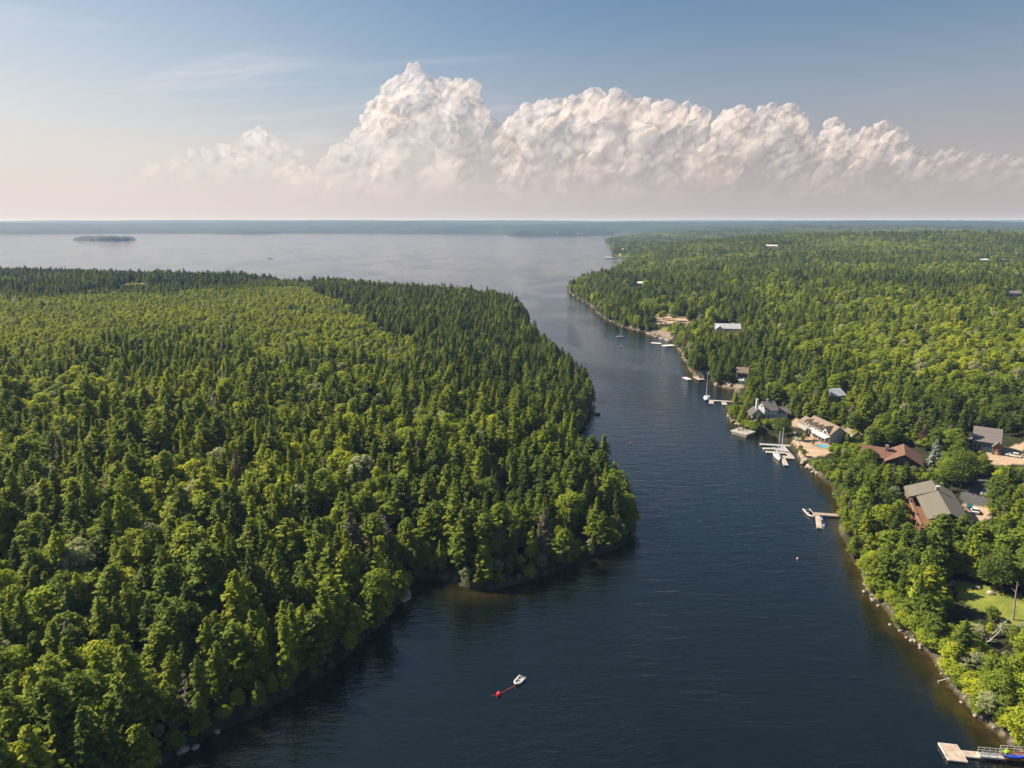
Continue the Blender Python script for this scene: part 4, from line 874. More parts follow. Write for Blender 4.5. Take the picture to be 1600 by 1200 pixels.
wallrun('retaining_wall', 'short cream wall at the foot of the terrace steps', [(1259, 717), (1266, 717.5), (1275, 718.5)], 0.9, .4, 0.9, CONC)
c = flat(1285.5, 697, 2.1); o = thing('swimming_pool', 'bright blue swimming pool with pale rim on the terrace', 'pool', (c[0], c[1], 1.9), R(-35)); o.scale = (.6, .8, 1)
MB().box(-3.2, 3.2, -1.9, 1.9, .02, .26).build('basin', POOLM, o); rim = MB()
for s in (-1, 1): rim.box(-3.7, 3.7, s * 2.15 - .25, s * 2.15 + .25, .0, .32); rim.box(s * 3.45 - .25, s * 3.45 + .25, -1.89, 1.89, .0, .318)
rim.build('rim', CONC, o)
c = flat(1300, 716, 0); 
# ------------------------------------------------------------------ docks
sp, L, W_ = deck('swim_platform', 'square weathered wooden swim float at the bottom right corner', 'float', [(1467, 1161), (1495, 1163.5), (1511.5, 1189), (1482, 1187)], .5, .45, WOODY)
lad = MB()
for s in (-.2, .2): lad.tube((1.0 + s, -W_ / 2 - .1, -.4), (1.0 + s, -W_ / 2 - .1, 1.1), .03)
for k in range(4): lad.tube((.8, -W_ / 2 - .1, -.2 + k * .3), (1.2, -W_ / 2 - .1, -.2 + k * .3), .025)
lad.build('ladder', METAL, sp)
wf, L, W_ = deck('walkway_float', 'narrow tan float linking the swim platform to the gangway', 'float', [(1503, 1172.5), (1531, 1175.5), (1531, 1183), (1508, 1181.5)], .45, .40, WOODY)
gy, L, W_ = deck('gangway', 'grey ramp with open white railings at the bottom right', 'gangway', [(1529, 1175), (1567, 1179), (1567, 1184), (1531, 1181.5)], .9, .25, GREYW, floats=False)
railing(gy, -L / 2, L / 2, W_ / 2, .25, 1.0, 4); railing(gy, -L / 2, L / 2, -W_ / 2, .25, 1.0, 3, METAL)
p0 = flat(1533, 1184.5, .1); o = thing('float_pipe', 'thin white pole lying along the water side of the gangway', 'pole', p0); MB().tube((0, 0, 0), (1.5, .1, .05), .07).build('pipe', WHITE, o)
sl, L, W_ = deck('landing_stage', 'orange brown timber landing at the right edge under the bank', 'deck', [(1566, 1173), (1612, 1177), (1612, 1187), (1568, 1184)], 1.2, .3, CEDAR, floats=False)
railing(sl, -L / 2, L / 2, W_ / 2, .3, 1.0, 4)
c = flat(1585, 1182.5, 1.35)
o = thing('kayak', 'bright blue kayak lying on the landing stage at the right edge', 'kayak', (c[0], c[1], 1.22), R(-4)); rg_ = []
for t in np.linspace(-1, 1, 13):
    b_ = .34 * (1 - abs(t) ** 2.4) + .01; k_ = .12 * abs(t) ** 3; rg_.append([(t * 1.9, b_ * math.cos(a), .18 + k_ + .17 * math.sin(a)) for a in np.linspace(0, 2 * math.pi, 10, endpoint=False)])
MB().loft(rg_).build('hull', KAY, o, True); MB().loft([[(.15 * q + x_, y_ , .34) for (x_, y_) in [(.5 * math.cos(a), .22 * math.sin(a)) for a in np.linspace(0, 6.283, 12, endpoint=False)]] for q in (0, .01)]).build('cockpit', BLACKM, o)
def chair(c, rz, m, label):
    o = thing('deck_chair', label, 'chair', c, rz); MB().add([(-.3, -.25, .40), (.3, -.25, .40), (.3, .3, .28), (-.3, .3, .28), (-.3, -.25, .35), (.3, -.25, .35), (.3, .3, .23), (-.3, .3, .23)], [(0, 1, 2, 3), (7, 6, 5, 4), (0, 4, 5, 1), (1, 5, 6, 2), (2, 6, 7, 3), (3, 7, 4, 0)]).build('seat', m, o)
    b_ = MB()
    for i in range(5): x = -.28 + i * .115; b_.add([(x, .28, .26), (x + .1, .28, .26), (x + .1, .58, 1.0), (x, .58, 1.0), (x, .32, .26), (x + .1, .32, .26), (x + .1, .62, 1.0), (x, .62, 1.0)], [(0, 1, 2, 3), (7, 6, 5, 4), (0, 4, 5, 1), (1, 5, 6, 2), (2, 6, 7, 3), (3, 7, 4, 0)])
    b_.build('backrest', m, o)
    for s in (-1, 1): MB().box(s * .36 - .07, s * .36 + .07, -.3, .4, .56, .60).build('armrest', m, o); MB().box(s * .36 - .04, s * .36 + .04, -.28, -.2, 0, .56).build('leg', m, o); MB().box(s * .36 - .04, s * .36 + .04, .3, .38, 0, .56).build('leg', m, o)
c = flat(1570.5, 1176, 1.3); chair((c[0], c[1], 1.2), R(200), LIME, 'lime green deck chair on the landing stage beside the kayak')
# L shaped pier half way up the right bank
o1, L, W_ = deck('pier_walkway', 'long thin grey pier running out from the right bank to the boat float', 'pier', [(1270, 800.5), (1322, 804), (1322, 807.5), (1271, 803.5)], .7, .35, WOOD, floats=False)
railing(o1, L * .05, L / 2, -W_ / 2, .35, .9, 5, WHITE)
o2, L, W_ = deck('boat_float', 'short pale plank float with a dark inflatable on its left side', 'float', [(1275, 804), (1280, 804), (1284.6, 824.5), (1276.3, 824.5)], .5, .42, WOODY)
# the dormer house marina
FW = mat('pale float planks', (0.44, 0.40, 0.37), 0.85, 0.12, 1.2, stripes=(0, 0.16, 0.02, 0.4))
for lab, q in (('longest marina pontoon, back one reaching to the sea wall', [(1188, 692.5), (1240, 695.5), (1240, 697.5), (1188, 694.8)]),
               ('marina finger float second from the back', [(1193, 699.3), (1221.5, 700), (1222, 702), (1193, 701.5)]), ('marina finger float third from the back with the blue hulled sloop', [(1197, 704.3), (1228, 706.5), (1229, 708.5), (1197, 706.8)]),
               ('front marina cross float', [(1217, 711.5), (1239, 713), (1242, 716.5), (1217, 715)]), ('slanting main marina walkway joining the fingers', [(1219, 696.5), (1225.5, 696.5), (1240, 713), (1233, 712.5)]), ('short marina float pointing towards the camera', [(1221, 716), (1226, 716), (1232, 726.5), (1225, 727)])):
    deck('marina_float', lab, 'float', q, .5, .4, FW, 'floats of the small marina')
# upper docks
deck('pier_walkway', 'thin jetty with two side floats leading to the blue sailboat', 'pier', [(1108, 624.6), (1147, 626.6), (1147, 628), (1108, 626)], .6, .3, FW, floats=False)
deck('side_float', 'small float at the end of the jetty next to the blue sailboat', 'float', [(1108.5, 626.5), (1114.5, 626.5), (1114.5, 630.5), (1107.5, 630.5)], .5, .4, FW)
deck('side_float', 'small float half way along the blue sailboat jetty', 'float', [(1127, 628), (1134.5, 628), (1135.5, 632), (1131, 632.5)], .5, .4, FW)
deck('shore_deck', 'red brown timber deck where the sailboat jetty meets the bank', 'deck', [(1146, 624.5), (1157.5, 624.5), (1158.5, 629.5), (1148, 629.5)], 1.5, .3, CEDAR, floats=False)
ds, L, W_ = deck('stone_quay', 'pale blocky quay platform with chairs on it below the grey house', 'quay', [(1143.4, 673), (1154, 667.5), (1179, 673.5), (1168, 679.5)], 1.4, 1.4, CONC, floats=False)
MB().box(-L / 2 + .1, L / 2 - .1, -W_ / 2 + .1, W_ / 2 - .1, -1, 1.3).build('crib', STONE, ds)
ca = flat(1160, 672, 1.45)
for k, (dx, lab) in enumerate(((-1.6, 'leftmost cedar chair on the stone quay'), (0, 'middle cedar chair on the stone quay'), (1.6, 'rightmost cedar chair on the stone quay'))): chair((ca[0] + dx, ca[1] + .2 * k, 1.4), R(180 + 20 * k), CEDAR, lab)
deck('raft', 'white floating raft off the little boathouse', 'float', [(1066.5, 589.5), (1072, 589), (1080, 592), (1076, 593.5)], .4, .35, WHITE)
deck('boathouse_ramp', 'grey slipway in front of the little boathouse', 'ramp', [(1085, 589), (1091, 588), (1100, 592), (1094, 594)], .8, .3, WOOD, floats=False)
deck('white_float', 'white float near the stony beach, left of two', 'float', [(1017, 534.3), (1033, 536), (1033, 537.3), (1019, 536)], .5, .4, WHITE)
deck('white_float', 'white dock touching the stony beach, right of two', 'float', [(1035, 539), (1052, 538), (1053, 540), (1037, 541)], .5, .4, WHITE)
deck('far_wharf', 'pink grey wharf on the point by the green field', 'wharf', [(945, 402.6), (957, 402.6), (957, 401.2), (945, 401.2)], 1.5, 1.5, CONC, floats=False)
# ------------------------------------------------------------------ boats
def hull_rings(L, B, D, full=.55, sheer=.25, n=14, stern=.75):
    rings = []
    for i in range(n + 1):
        t = i / n; b_ = B / 2 * ((stern + (1 - stern) * min(1, t / .35)) if t < .35 else (1 - ((t - .35) / .65) ** 2.2)); b_ = max(b_, .02)
        x = -L / 2 + L * t; zt = D * (.75 + sheer * t * t); zk = -D * .35 * (1 - t ** 3); ring = []
        for s, y in ((0, 1), (.35, .98), (.75, .72), (1, 0), (.75, -.72), (.35, -.98), (0, -1)): ring.append((x + (0.12 * L * (1 - s) * max(0, t - .8)), y * b_, zt + (zk - zt) * s))
        rings.append(ring)
    return rings
def sailboat(label, c_px, bow_px, Lb, hm, mast_h, deckm=None, sailcover=None, cat='sailboat', mast_px=None):
    c = flat(*c_px); bw = flat(*bow_px); d = bw - c; ang = math.atan2(d[1], d[0])
    o = thing('sailboat', label, cat, (c[0], c[1], 0), ang, None); B = Lb * .3
    rr = hull_rings(Lb, B, 1.15); MB().loft(rr, closed=False).build('hull', hm, o, True)
    dk = MB(); top = [r[0] for r in rr]; bot = [r[-1] for r in rr]; n_ = len(top)
    dk.add([(p[0], p[1] * .97, p[2] - .05) for p in top] + [(p[0], p[1] * .97, p[2] - .05) for p in bot], [(i, i + 1, n_ + i + 1, n_ + i) for i in range(n_ - 1)] + [(0, n_, n_, 0)][:0]); dk.build('deck', deckm or WHITE, o)
    cb = []
    for t, w2, h2 in ((-.08, .30, .0), (-.06, .32, .42), (.12, .30, .42), (.25, .18, .28), (.30, .12, .0)): cb.append([(Lb * t, -B * w2, .82), (Lb * t, -B * w2 * .85, .85 + h2), (Lb * t, B * w2 * .85, .85 + h2), (Lb * t, B * w2, .82)])
    ca_ = MB().loft(cb).build('cabin', WHITE, o)
    for s in (-1, 1): MB().box(Lb * .0, Lb * .14, s * B * .275 - .03, s * B * .275 + .03, 1.0, 1.15).build('porthole', GLASS, ca_)
    ck = MB().box(-Lb * .42, -Lb * .10, -B * .25, B * .25, .82, .90).build('cockpit', GREYW, o)
    mk = MB().tube((Lb * .08, 0, .8), (Lb * .08, 0, mast_h), .16, .11, 6).build('mast', WHITE, o)
    bm = MB().tube((Lb * .08, 0, 2.0), (-Lb * .36, 0, 1.95), .08).build('boom', WHITE, o); MB().tube((Lb * .06, 0, 2.2), (-Lb * .33, 0, 2.13), .17, .13, 7).build('sail_cover', sailcover or BLUEH, bm)
    rg = MB(); 
    for e in ((Lb * .49, 0, 1.1), (-Lb * .48, 0, 1.0), (Lb * .06, B * .45, 1.0), (Lb * .06, -B * .45, 1.0)): rg.tube((Lb * .08, 0, mast_h - .2), e, .02, .02, 4)
    rg.tube((Lb * .08, -B * .3, mast_h * .6), (Lb * .08, B * .3, mast_h * .6), .04, .04, 4); rg.build('rigging', METAL, o)
    MB().box(-Lb * .5 - .1, -Lb * .5 + .02, -.25, .25, -.2, 1.0).build('rudder', hm, o)
    return o
sailboat('blue hulled sailboat moored bow out at the end of the upper jetty', (1103.5, 624), (1101.5, 628.5), 11.0, BLUEH, 14.5)
sailboat('white sailboat tied at the front of the marina', (1214.5, 715.5), (1219, 723.5), 8.6, WHITE, 11.2, sailcover=GREYW)
sailboat('blue grey sloop lying along the third marina finger', (1219, 706), (1224, 707.4), 7.0, GREYW, 10.5)
sailboat('small white sailboat moored alone in the far narrows', (969, 527.5), (974, 527.8), 6.5, WHITE, 8.5)
def runabout(label, c_px, bow_px, Lb, hm, name='motorboat', wind=True, outboard=True, cat='boat'):
    c = flat(*c_px); bw = flat(*bow_px); d = bw - c; ang = math.atan2(d[1], d[0]); o = thing(name, label, cat, (c[0], c[1], 0), ang); B = Lb * .38
    rr = hull_rings(Lb, B, .8, sheer=.35); MB().loft(rr, closed=False).build('hull', hm, o, True); top = [r[0] for r in rr]; bot = [r[-1] for r in rr]; n_ = len(top)
    MB().add([(p[0], p[1] * .96, p[2] - .06) for p in top[n_ // 2:]] + [(p[0], p[1] * .96, p[2] - .06) for p in bot[n_ // 2:]], [(i, i + 1, n_ - n_ // 2 + i + 1, n_ - n_ // 2 + i) for i in range(n_ - n_ // 2 - 1)]).build('foredeck', WHITE, o)
    MB().box(-Lb * .47, 0, -B * .40, B * .40, .12, .2).build('floor', GREYW, o)
    if wind: MB().add([(Lb * .08, -B * .34, .6), (Lb * .08, B * .34, .6), (-.05, B * .30, 1.15), (-.05, -B * .30, 1.15), (Lb * .08 + .04, -B * .34, .6), (Lb * .08 + .04, B * .34, .6), (-.01, B * .30, 1.15), (-.01, -B * .30, 1.15)], [(0, 1, 2, 3), (7, 6, 5, 4), (0, 4, 5, 1), (1, 5, 6, 2), (2, 6, 7, 3), (3, 7, 4, 0)]).build('windscreen', GLASS, o)
    for x in (-.30, -.1): MB().box(Lb * x - .25, Lb * x + .25, -B * .3, B * .3, .2, .55).build('seat', WHITE, o)
    if outboard: MB().box(-Lb / 2 - .5, -Lb / 2 - .05, -.2, .2, .1, 1.1).build('outboard', BLACKM, o, bevel=.06)
    return o
runabout('small white cabin boat moored just this side of the lone sailboat', (969.5, 541.5), (970, 539.5), 5, WHITE)
runabout('tiny dark motorboat far out on the open bay', (422, 403.8), (428, 403.8), 12, BLACKM)
runabout('small rust red rowing boat off the left wooded point', (931, 647.2), (935, 647.6), 4.2, mat('rust red hull', (0.42, 0.10, 0.06), .6), wind=False, outboard=False, cat='rowing boat')
# jet skis and inflatables
def jetski(label, c_px, bow_px, Lb=2.6):
    c = flat(*c_px); bw = flat(*bow_px); d = bw - c; o = thing('jet_ski', label, 'jet ski', (c[0], c[1], 0), math.atan2(d[1], d[0]))
    MB().loft(hull_rings(Lb, .95, .45, sheer=.5), closed=False).build('hull', WHITE, o, True); MB().box(-Lb * .42, Lb * .05, -.2, .2, .3, .75).build('seat', BLACKM, o, bevel=.08)
    MB().loft([[(Lb * t, y * w2, .3), (Lb * t, y * w2 * .4, h2), (Lb * t, -y * w2 * .4, h2), (Lb * t, -y * w2, .3)] for t, w2, h2, y in ((.02, .35, .85, 1), (.2, .38, .75, 1), (.46, .08, .5, 1))]).build('cowl', KAY, o); MB().tube((Lb * .06, -.35, .98), (Lb * .06, .35, .98), .035).build('handlebar', BLACKM, o)
jetski('white and blue jet ski nearest the pier, beside the boat float', (1283, 810.5), (1286, 814.5), 3.0); jetski('white jet ski at the outer end of the boat float', (1287.2, 821.5), (1288, 824), 2.3)
def inflatable(name, label, c_px, bow_px, Lb, B, r_, m, floor, motor=True, ptd=True):
    c = flat(*c_px); bw = flat(*bow_px); d = bw - c; o = thing(name, label, 'inflatable boat', (c[0], c[1], 0), math.atan2(d[1], d[0]))
    pts = [(-Lb / 2, -B / 2 + r_, .30), (-Lb * .2, -B / 2 + r_, .30), (Lb * .12, -B / 2 + r_, .31), (Lb * .3, -B * .3, .36), (Lb * .42, -B * .12, .44), (Lb * .45, B * 0, .46)]
    pts = pts + [(x, -y, z) for x, y, z in pts[-2::-1]]
    t = MB(); rings = []
    for i, p_ in enumerate(pts):
        a = Vector(pts[max(i - 1, 0)]); b = Vector(pts[min(i + 1, len(pts) - 1)]); dd = (b - a).normalized(); n_ = Vector((0, 0, 1)).cross(dd).normalized(); up = dd.cross(n_)
        rings.append([tuple(Vector(p_) + (n_ * math.cos(q) + up * math.sin(q)) * r_) for q in np.linspace(0, 2 * math.pi, 10, endpoint=False)])
    t.loft(rings).build('tube', m, o, True)
    MB().box(-Lb * .46, Lb * .28, -B / 2 + r_, B / 2 - r_, .12, .2).build('floor', floor, o); MB().box(-Lb * .40, -Lb * .36, -B / 2 + r_ * 1.8, B / 2 - r_ * 1.8, .2, .62).build('transom', GREYW, o)
    MB().box(-Lb * .05, Lb * .02, -B / 2 + r_ * 1.6, B / 2 - r_ * 1.6, .42, .48).build('bench', GREYW, o)
    if motor: MB().box(-Lb * .40 - .45, -Lb * .40 - .01, -.2, .2, .2, 1.15).build('outboard', BLACKM, o, bevel=.07); MB().box(-Lb * .1, Lb * .1, -.3, .3, .5, 1.1).build('console', BLACKM, o, bevel=.06)
    return o
inflatable('rigid_inflatable', 'dark hulled inflatable motorboat with pale tubes tied left of the boat float', (1265.5, 803.5), (1271.5, 810), 6.2, 2.5, .28, mat('pale grey tube', (0.50, 0.48, 0.44), .5), BLACKM)
inflatable('dinghy', 'white inflatable dinghy tethered to the red mooring buoy', (811, 1065.5), (805.5, 1071.5), 2.9, 1.7, .21, WHITE, GREYW, motor=False)
# buoys
def buoy(label, px_, r_, m, ring=True):
    c = flat(*px_); o = thing('mooring_buoy', label, 'buoy', (c[0], c[1], 0)); MB().ball((0, 0, r_ * .45), r_, 1.0, 12).build('float', m, o, True)
    e = MB().tube((0, 0, r_ * 1.4), (0, 0, r_ * 1.7), r_ * .12); e.build('eye', METAL, o)
buoy('large red mooring buoy on the dark water, roped to the dinghy', (779.5, 1086), .50, RED)
buoy('tiny red buoy in mid channel right of the left point', (985.5, 693), .42, mat('faded red plastic', (0.55, 0.14, 0.10), .5))
buoy('tiny pink white buoy between the boat float and the dinghy', (1246, 873.5), .30, mat('pink plastic', (0.80, 0.52, 0.46), .5))
a = flat(781, 1084.5); b = flat(803.5, 1073); pts = []
for k in range(13):
    f = k / 12; pts.append((a[0] + (b[0] - a[0]) * f + .12 * math.sin(f * 9), a[1] + (b[1] - a[1]) * f, .06 + .3 * f ** 4))
tag(MB().path(pts, .06, 5).build('mooring_rope', ROPE), 'thin red rope between the red buoy and the white dinghy', 'rope')
tag(MB().path([(a[0] - .2 - .35 * k, a[1] - .25 - .04 * k * k * .4, .03) for k in range(5)], .04, 5).build('mooring_rope', ROPE), 'short loose red rope end trailing left of the big red buoy', 'rope')
c = flat(1471, 1068); o = thing('mooring_stake', 'thin white rail sticking out from the bank above the swim platform', 'pole', (c[0], c[1], 0)); MB().tube((-.9, 0, .5), (1.6, .3, 1.0), .07).tube((-.6, 0.03, -1), (-.6, 0.03, .56), .05).build('rail', WHITE, o)
# ------------------------------------------------------------------ cars
def car(label, p, q, col, Lc=4.5, suv=False):
    a = at(*p); b = at(*q); d = b - a; o = thing('parked_car', label, 'car', (a[0], a[1], a[2] + .02), math.atan2(d[1], d[0]), 'cars parked by the houses')
    bm_ = mat('car paint ' + label.split()[0], col, .25, .05, spec=.6); h = 1.75 if suv else 1.45; W2 = .9
    prof = [(-Lc / 2, .35), (-Lc / 2, .85), (-Lc / 2 + .3, 1.0), (-Lc * .08, 1.02), (Lc * .22, .98), (Lc * .44, .86), (Lc / 2, .65), (Lc / 2, .35)]
    MB().loft([[(x, y, z) for x, z in prof] for y in (-W2, -W2 * .97, W2 * .97, W2)]).build('body', bm_, o, bevel=.06)
    cab = [(-Lc * .42, 1.0), (-Lc * .34, h), (Lc * .06, h), (Lc * .22, .99)]
    k = MB(); r1 = [[(x * (1.0 if z < 1.2 else .98), s * (W2 * .93 if z < 1.2 else W2 * .76), z) for x, z in cab] for s in (-1, 1)]; k.loft(r1); k.build('cabin_glass', GLASS, o)
    MB().box(-Lc * .33, Lc * .055, -W2 * .75, W2 * .75, h, h + .04).build('roof', bm_, o)
    for sx in (-.31, .31):
        for s in (-1, 1): w2 = MB().tube((Lc * sx, s * W2 - .11 * s, .33), (Lc * sx, s * W2 + .02 * s, .33), .33, .33, 14).build('wheel', BLACKM, o); MB().tube((Lc * sx, s * W2 + .01 * s, .33), (Lc * sx, s * W2 + .035 * s, .33), .19, .19, 10).build('rim', METAL, w2)
    for s in (-1, 1): MB().box(Lc / 2 - .06, Lc / 2 + .01, s * .62 - .16, s * .62 + .16, .62, .74).build('headlight', WHITE, o); MB().box(-Lc / 2 - .01, -Lc / 2 + .05, s * .66 - .13, s * .66 + .13, .72, .86).build('taillight', RED, o)
car('white car parked on the gravel by the blue green house', (1583, 713.5), (1576, 712.5), (0.75, 0.75, 0.74))
car('silver car parked on the shaded drive behind the lodge', (1539, 772.5), (1536, 777), (0.60, 0.62, 0.64), suv=True)
car('pale car parked tight beside the lodge wall', (1522, 800), (1519, 793), (0.68, 0.70, 0.72))
c = at(1515, 795); o = thing('covered_trailer', 'teal covered trailer between the lodge wall and the pale car', 'trailer', c, R(62)); MB().loft([[(-1.8, -.8, .5), (-1.8, .8, .5), (-1.8, .6, 1.3), (-1.8, -.6, 1.3)], [(1.4, -.8, .5), (1.4, .8, .5), (1.4, .6, 1.3), (1.4, -.6, 1.3)], [(2.2, -.2, .5), (2.2, .2, .5), (2.2, .1, .8), (2.2, -.1, .8)]]).build('cover', TEAL, o, bevel=.08)
for s in (-1, 1): MB().tube((0, s * .75, .3), (0, s * .9, .3), .3, .3, 12).build('wheel', BLACKM, o)
# ------------------------------------------------------------------ poles, rocks, special trees
def pole(label, p, h_, px_top=None, m=GREY, wire=True):
    c = at(*p); o = thing('utility_pole', label, 'pole', c, R(20)); MB().tube((0, 0, -.5), (0, 0, h_), .16, .11, 8).build('post', m, o)
    if wire:
        MB().box(-1.0, 1.0, -.06, .06, h_ - .7, h_ - .55).build('crossarm', m, o)
        for x in (-.85, 0, .85): MB().tube((x, 0, h_ - .55), (x, 0, h_ - .35), .06).build('insulator', WHITE, o)
pole('utility pole between the grey house and the dormer house', (1234, 652), 8.5); pole('utility pole behind the grey house, nearer the water', (1222, 648), 6)
pole('utility pole in the trees above the blue green house', (1437, 668), 10); pole('utility pole in the woods over the red roof', (1460, 662), 9)
pole('pale utility pole in the trees between the red roof and gravel yard', (1480, 700), 9)
c = at(1183, 688) ; 
c = flat(1146, 622, 1.4); o = thing('flag_pole', 'short white pole at the corner of the red brown shore deck', 'pole', (c[0], c[1], 1.2)); MB().tube((0, 0, 0), (0, 0, 3.0), .06).build('post', WHITE, o)
c = at(1583, 968); o = thing('bare_trunk', 'tall pale dead trunk standing on the lawn at the right edge', 'dead tree', c); MB().tube((0, 0, -.4), (-.25, .1, 4.5), .2, .17, 8).tube((-.25, .1, 4.5), (-.6, 0, 9.2), .17, .07, 8).build('trunk', GREY, o)
b_ = MB()
for k in range(9): zz = 3 + k * .6; a_ = k * 2.4; b_.tube((-.2 - .05 * k, .1, zz), (-.2 - .05 * k + math.cos(a_) * 1.0, .1 + math.sin(a_) * 1.0, zz + .5), .05, .02, 4)
b_.build('branch', GREY, o)
def fallen(label, p, q):
    a = at(*p); b = at(*q); o = thing('fallen_birch', label, 'fallen trunk', (a[0], a[1], a[2] + 2.2)); d = b - a
    MB().tube((0, 0, 0), (d[0] * .5, d[1] * .5, d[2] * .5 + .3), .11, .09, 7).tube((d[0] * .5, d[1] * .5, d[2] * .5 + .3), (d[0], d[1], d[2] + 1.2), .09, .04, 7).build('trunk', WHITEBARK, o)
    bb = MB()
    for k in range(8): f = .4 + k * .07; s0 = (d[0] * f, d[1] * f, d[2] * f + .5); bb.tube(s0, (s0[0] + random.uniform(-.9, .9), s0[1] + random.uniform(-.9, .9), s0[2] + random.uniform(.2, 1.0)), .05, .02, 4)
    bb.build('branch', WHITEBARK, o)
fallen('upper leaning white birch trunk below the lawn', (1540, 1012), (1572, 988)); fallen('middle leaning white birch trunk below the lawn', (1540, 1018), (1560, 1005)); fallen('lowest leaning white birch trunk lying almost level', (1522, 1022), (1548, 1021))
def rock_mesh(seed, flatn=.65):
    rg = np.random.default_rng(seed); bm = bmesh.new(); bmesh.ops.create_icosphere(bm, subdivisions=2, radius=1)
    ax = rg.normal(0, 1, (9, 3)); ax /= np.linalg.norm(ax, axis=1)[:, None]; lv = rg.uniform(.62, .95, 9)
    for v in bm.verts:
        p_ = np.array(v.co)
        for k in range(9):
            dd = p_ @ ax[k] - lv[k]
            if dd > 0: p_ = p_ - ax[k] * dd
        v.co = p_ * (1, .8, flatn)
    me = bpy.data.meshes.new('boulder'); bm.to_mesh(me); bm.free(); me.materials.append(STONE); return me
ROCKS = [rock_mesh(k, .5 + .07 * k) for k in range(5)]
def boulder(x, y, s, label, group, z=None):
    o = bpy.data.objects.new('boulder', ROCKS[random.randrange(5)]); C.objects.link(o); o.location = (x, y, (hgt(x, y) if z is None else z) + s * .12); o.rotation_euler = (random.uniform(-.2, .2), random.uniform(-.2, .2), random.uniform(0, 6.28)); o.scale = (s, s, s)
    tag(o, label, 'rock', group)
for p_, s, lab in (((1548, 928), 1.0, 'rounded pale boulder at the top right of the lawn'), ((1527, 919), .9, 'low tan rock at the top of the lawn, left of the rounded boulder'), ((1577, 986), .9, 'pale boulder at the lower edge of the lawn'), ((1598, 988), .8, 'pale boulder at the lower lawn edge by the frame side'), ((1277, 740.5), 1.1, 'white rock standing in the water off the terrace rocks')):
    c = at(*p_); boulder(c[0], c[1], s, lab, None)
runs = [([(1256, 718), (1262, 726), (1270, 734), (1278, 741)], 46, .55, 1.25, 'white armour rocks under the pool terrace'), ([(1139, 646), (1143, 655), (1150, 662), (1156, 666)], 24, .5, 1.2, 'pale rocks on the little point beside the stone quay'),
        ([(1120, 602), (1130, 601), (1142, 606)], 16, .7, 1.8, 'tan ledge rocks below the tiny white shed'), ([(1144, 603), (1152, 606), (1160, 602), (1165, 600)], 22, .6, 1.3, 'jumbled pink rocks right of the tan ledge'),
        ([(1304, 765), (1312, 776), (1314, 784)], 12, .35, .7, 'pale shore stones above the long pier'), ([(1352, 915), (1364, 935), (1384, 955)], 16, .3, .7, 'shore stones below the lodge slope'), ([(1396, 977), (1415, 994), (1440, 1010), (1456, 1024)], 24, .2, .6, 'shore stones strung out left of the lawn'), ([(1010, 521), (1030, 528), (1049, 534)], 26, .9, 2.0, 'pink grey rocks of the stony beach'),
        ([(892, 459), (920, 475), (935, 490), (965, 508), (1000, 518)], 34, .8, 1.6, 'pale rocks along the far right point'), ([(1062, 549), (1070, 562), (1078, 574)], 18, .6, 1.4, 'rocks edging the narrows above the raft'), ([(1462, 1034), (1475, 1062), (1500, 1095), (1540, 1130)], 9, .2, .5, 'small stones under the bushes above the swim platform'), ([(638, 920), (632, 936), (624, 946)], 12, .5, 1.3, 'grey ledge rocks at the mouth of the dark cove'), ([(276, 1180), (300, 1165), (340, 1145)], 6, .5, 1.1, 'pale rocks at the foot of the near left bank')]
for pts, n_, s0, s1, lab in runs:
    P = [flat(*p_) for p_ in pts]; seg = [np.linalg.norm(P[i + 1] - P[i]) for i in range(len(P) - 1)]; tot = sum(seg)
    for k in range(n_):
        d = random.random() * tot; i = 0
        while d > seg[i] and i < len(seg) - 1: d -= seg[i]; i += 1
        p_ = P[i] + (P[i + 1] - P[i]) * (d / seg[i]); boulder(p_[0] + random.gauss(0, .7), p_[1] + random.gauss(0, .9), random.uniform(s0, s1), 'one of the ' + lab, lab, max(-.1, min(1.0, hgt(p_[0], p_[1]))))
def special(parts_, p, s, w2, tint_, name, label, cat):
    c = at(*p); o = thing(name, label, cat, c, random.uniform(0, 6)); o.scale = (w2, w2, s)
    for nm_, me in (('crown', parts_[0]), ('trunk', parts_[1])): q = bpy.data.objects.new(nm_, me); C.objects.link(q); q.parent = o; q['tint'] = tint_
special(spruce_parts(901, 9.5, 2.6, 1.3, .04, BLUE), (1458.5, 727), 1.0, 1.0, .7, 'blue_spruce', 'silvery blue spruce beside the red roofed chalet', 'spruce')
special(broad_parts(902, 10, 2.6, 26, 60, PLUM), (1441, 702), .85, .8, .6, 'plum_tree', 'bare looking purplish tree behind the blue spruce', 'tree')
special(broad_parts(903, 12, 5.2, 60, 70, None), (1500, 764), 1.05, 1.1, .12, 'round_tree', 'big round dark green tree left of the shaded drive', 'tree')
special(broad_parts(904, 10, 4.2, 44, 70, None), (1478, 757), .9, .95, .55, 'round_tree', 'bright round tree just behind the lodge roof', 'tree')
special(broad_parts(905, 11, 4.6, 50, 70, None), (1553, 922), .8, .95, .1, 'round_tree', 'round dark green tree above the lawn', 'tree')
special(broad_parts(906, 6, 2.6, 26, 60, None), (1550, 968), .5, .62, .25, 'round_bush', 'low round green bush at the lower lawn edge', 'bush')
special(broad_parts(907, 11, 3.4, 36, 62, None), (592, 968), 1.15, 1.15, .5, 'pale_leafy_tree', 'tall pale green leafy tree left of the dark cove', 'tree')
special(broad_parts(908, 9, 4.0, 40, 66, None), (1224, 682), .95, .95, .05, 'round_tree', 'round dark tree on the shore left of the dormer house', 'tree')
special(broad_parts(909, 8, 2.4, 24, 60, PLUM), (1262, 687), .62, .62, .3, 'plum_tree', 'small dark plum tree in front of the white dormers', 'tree')
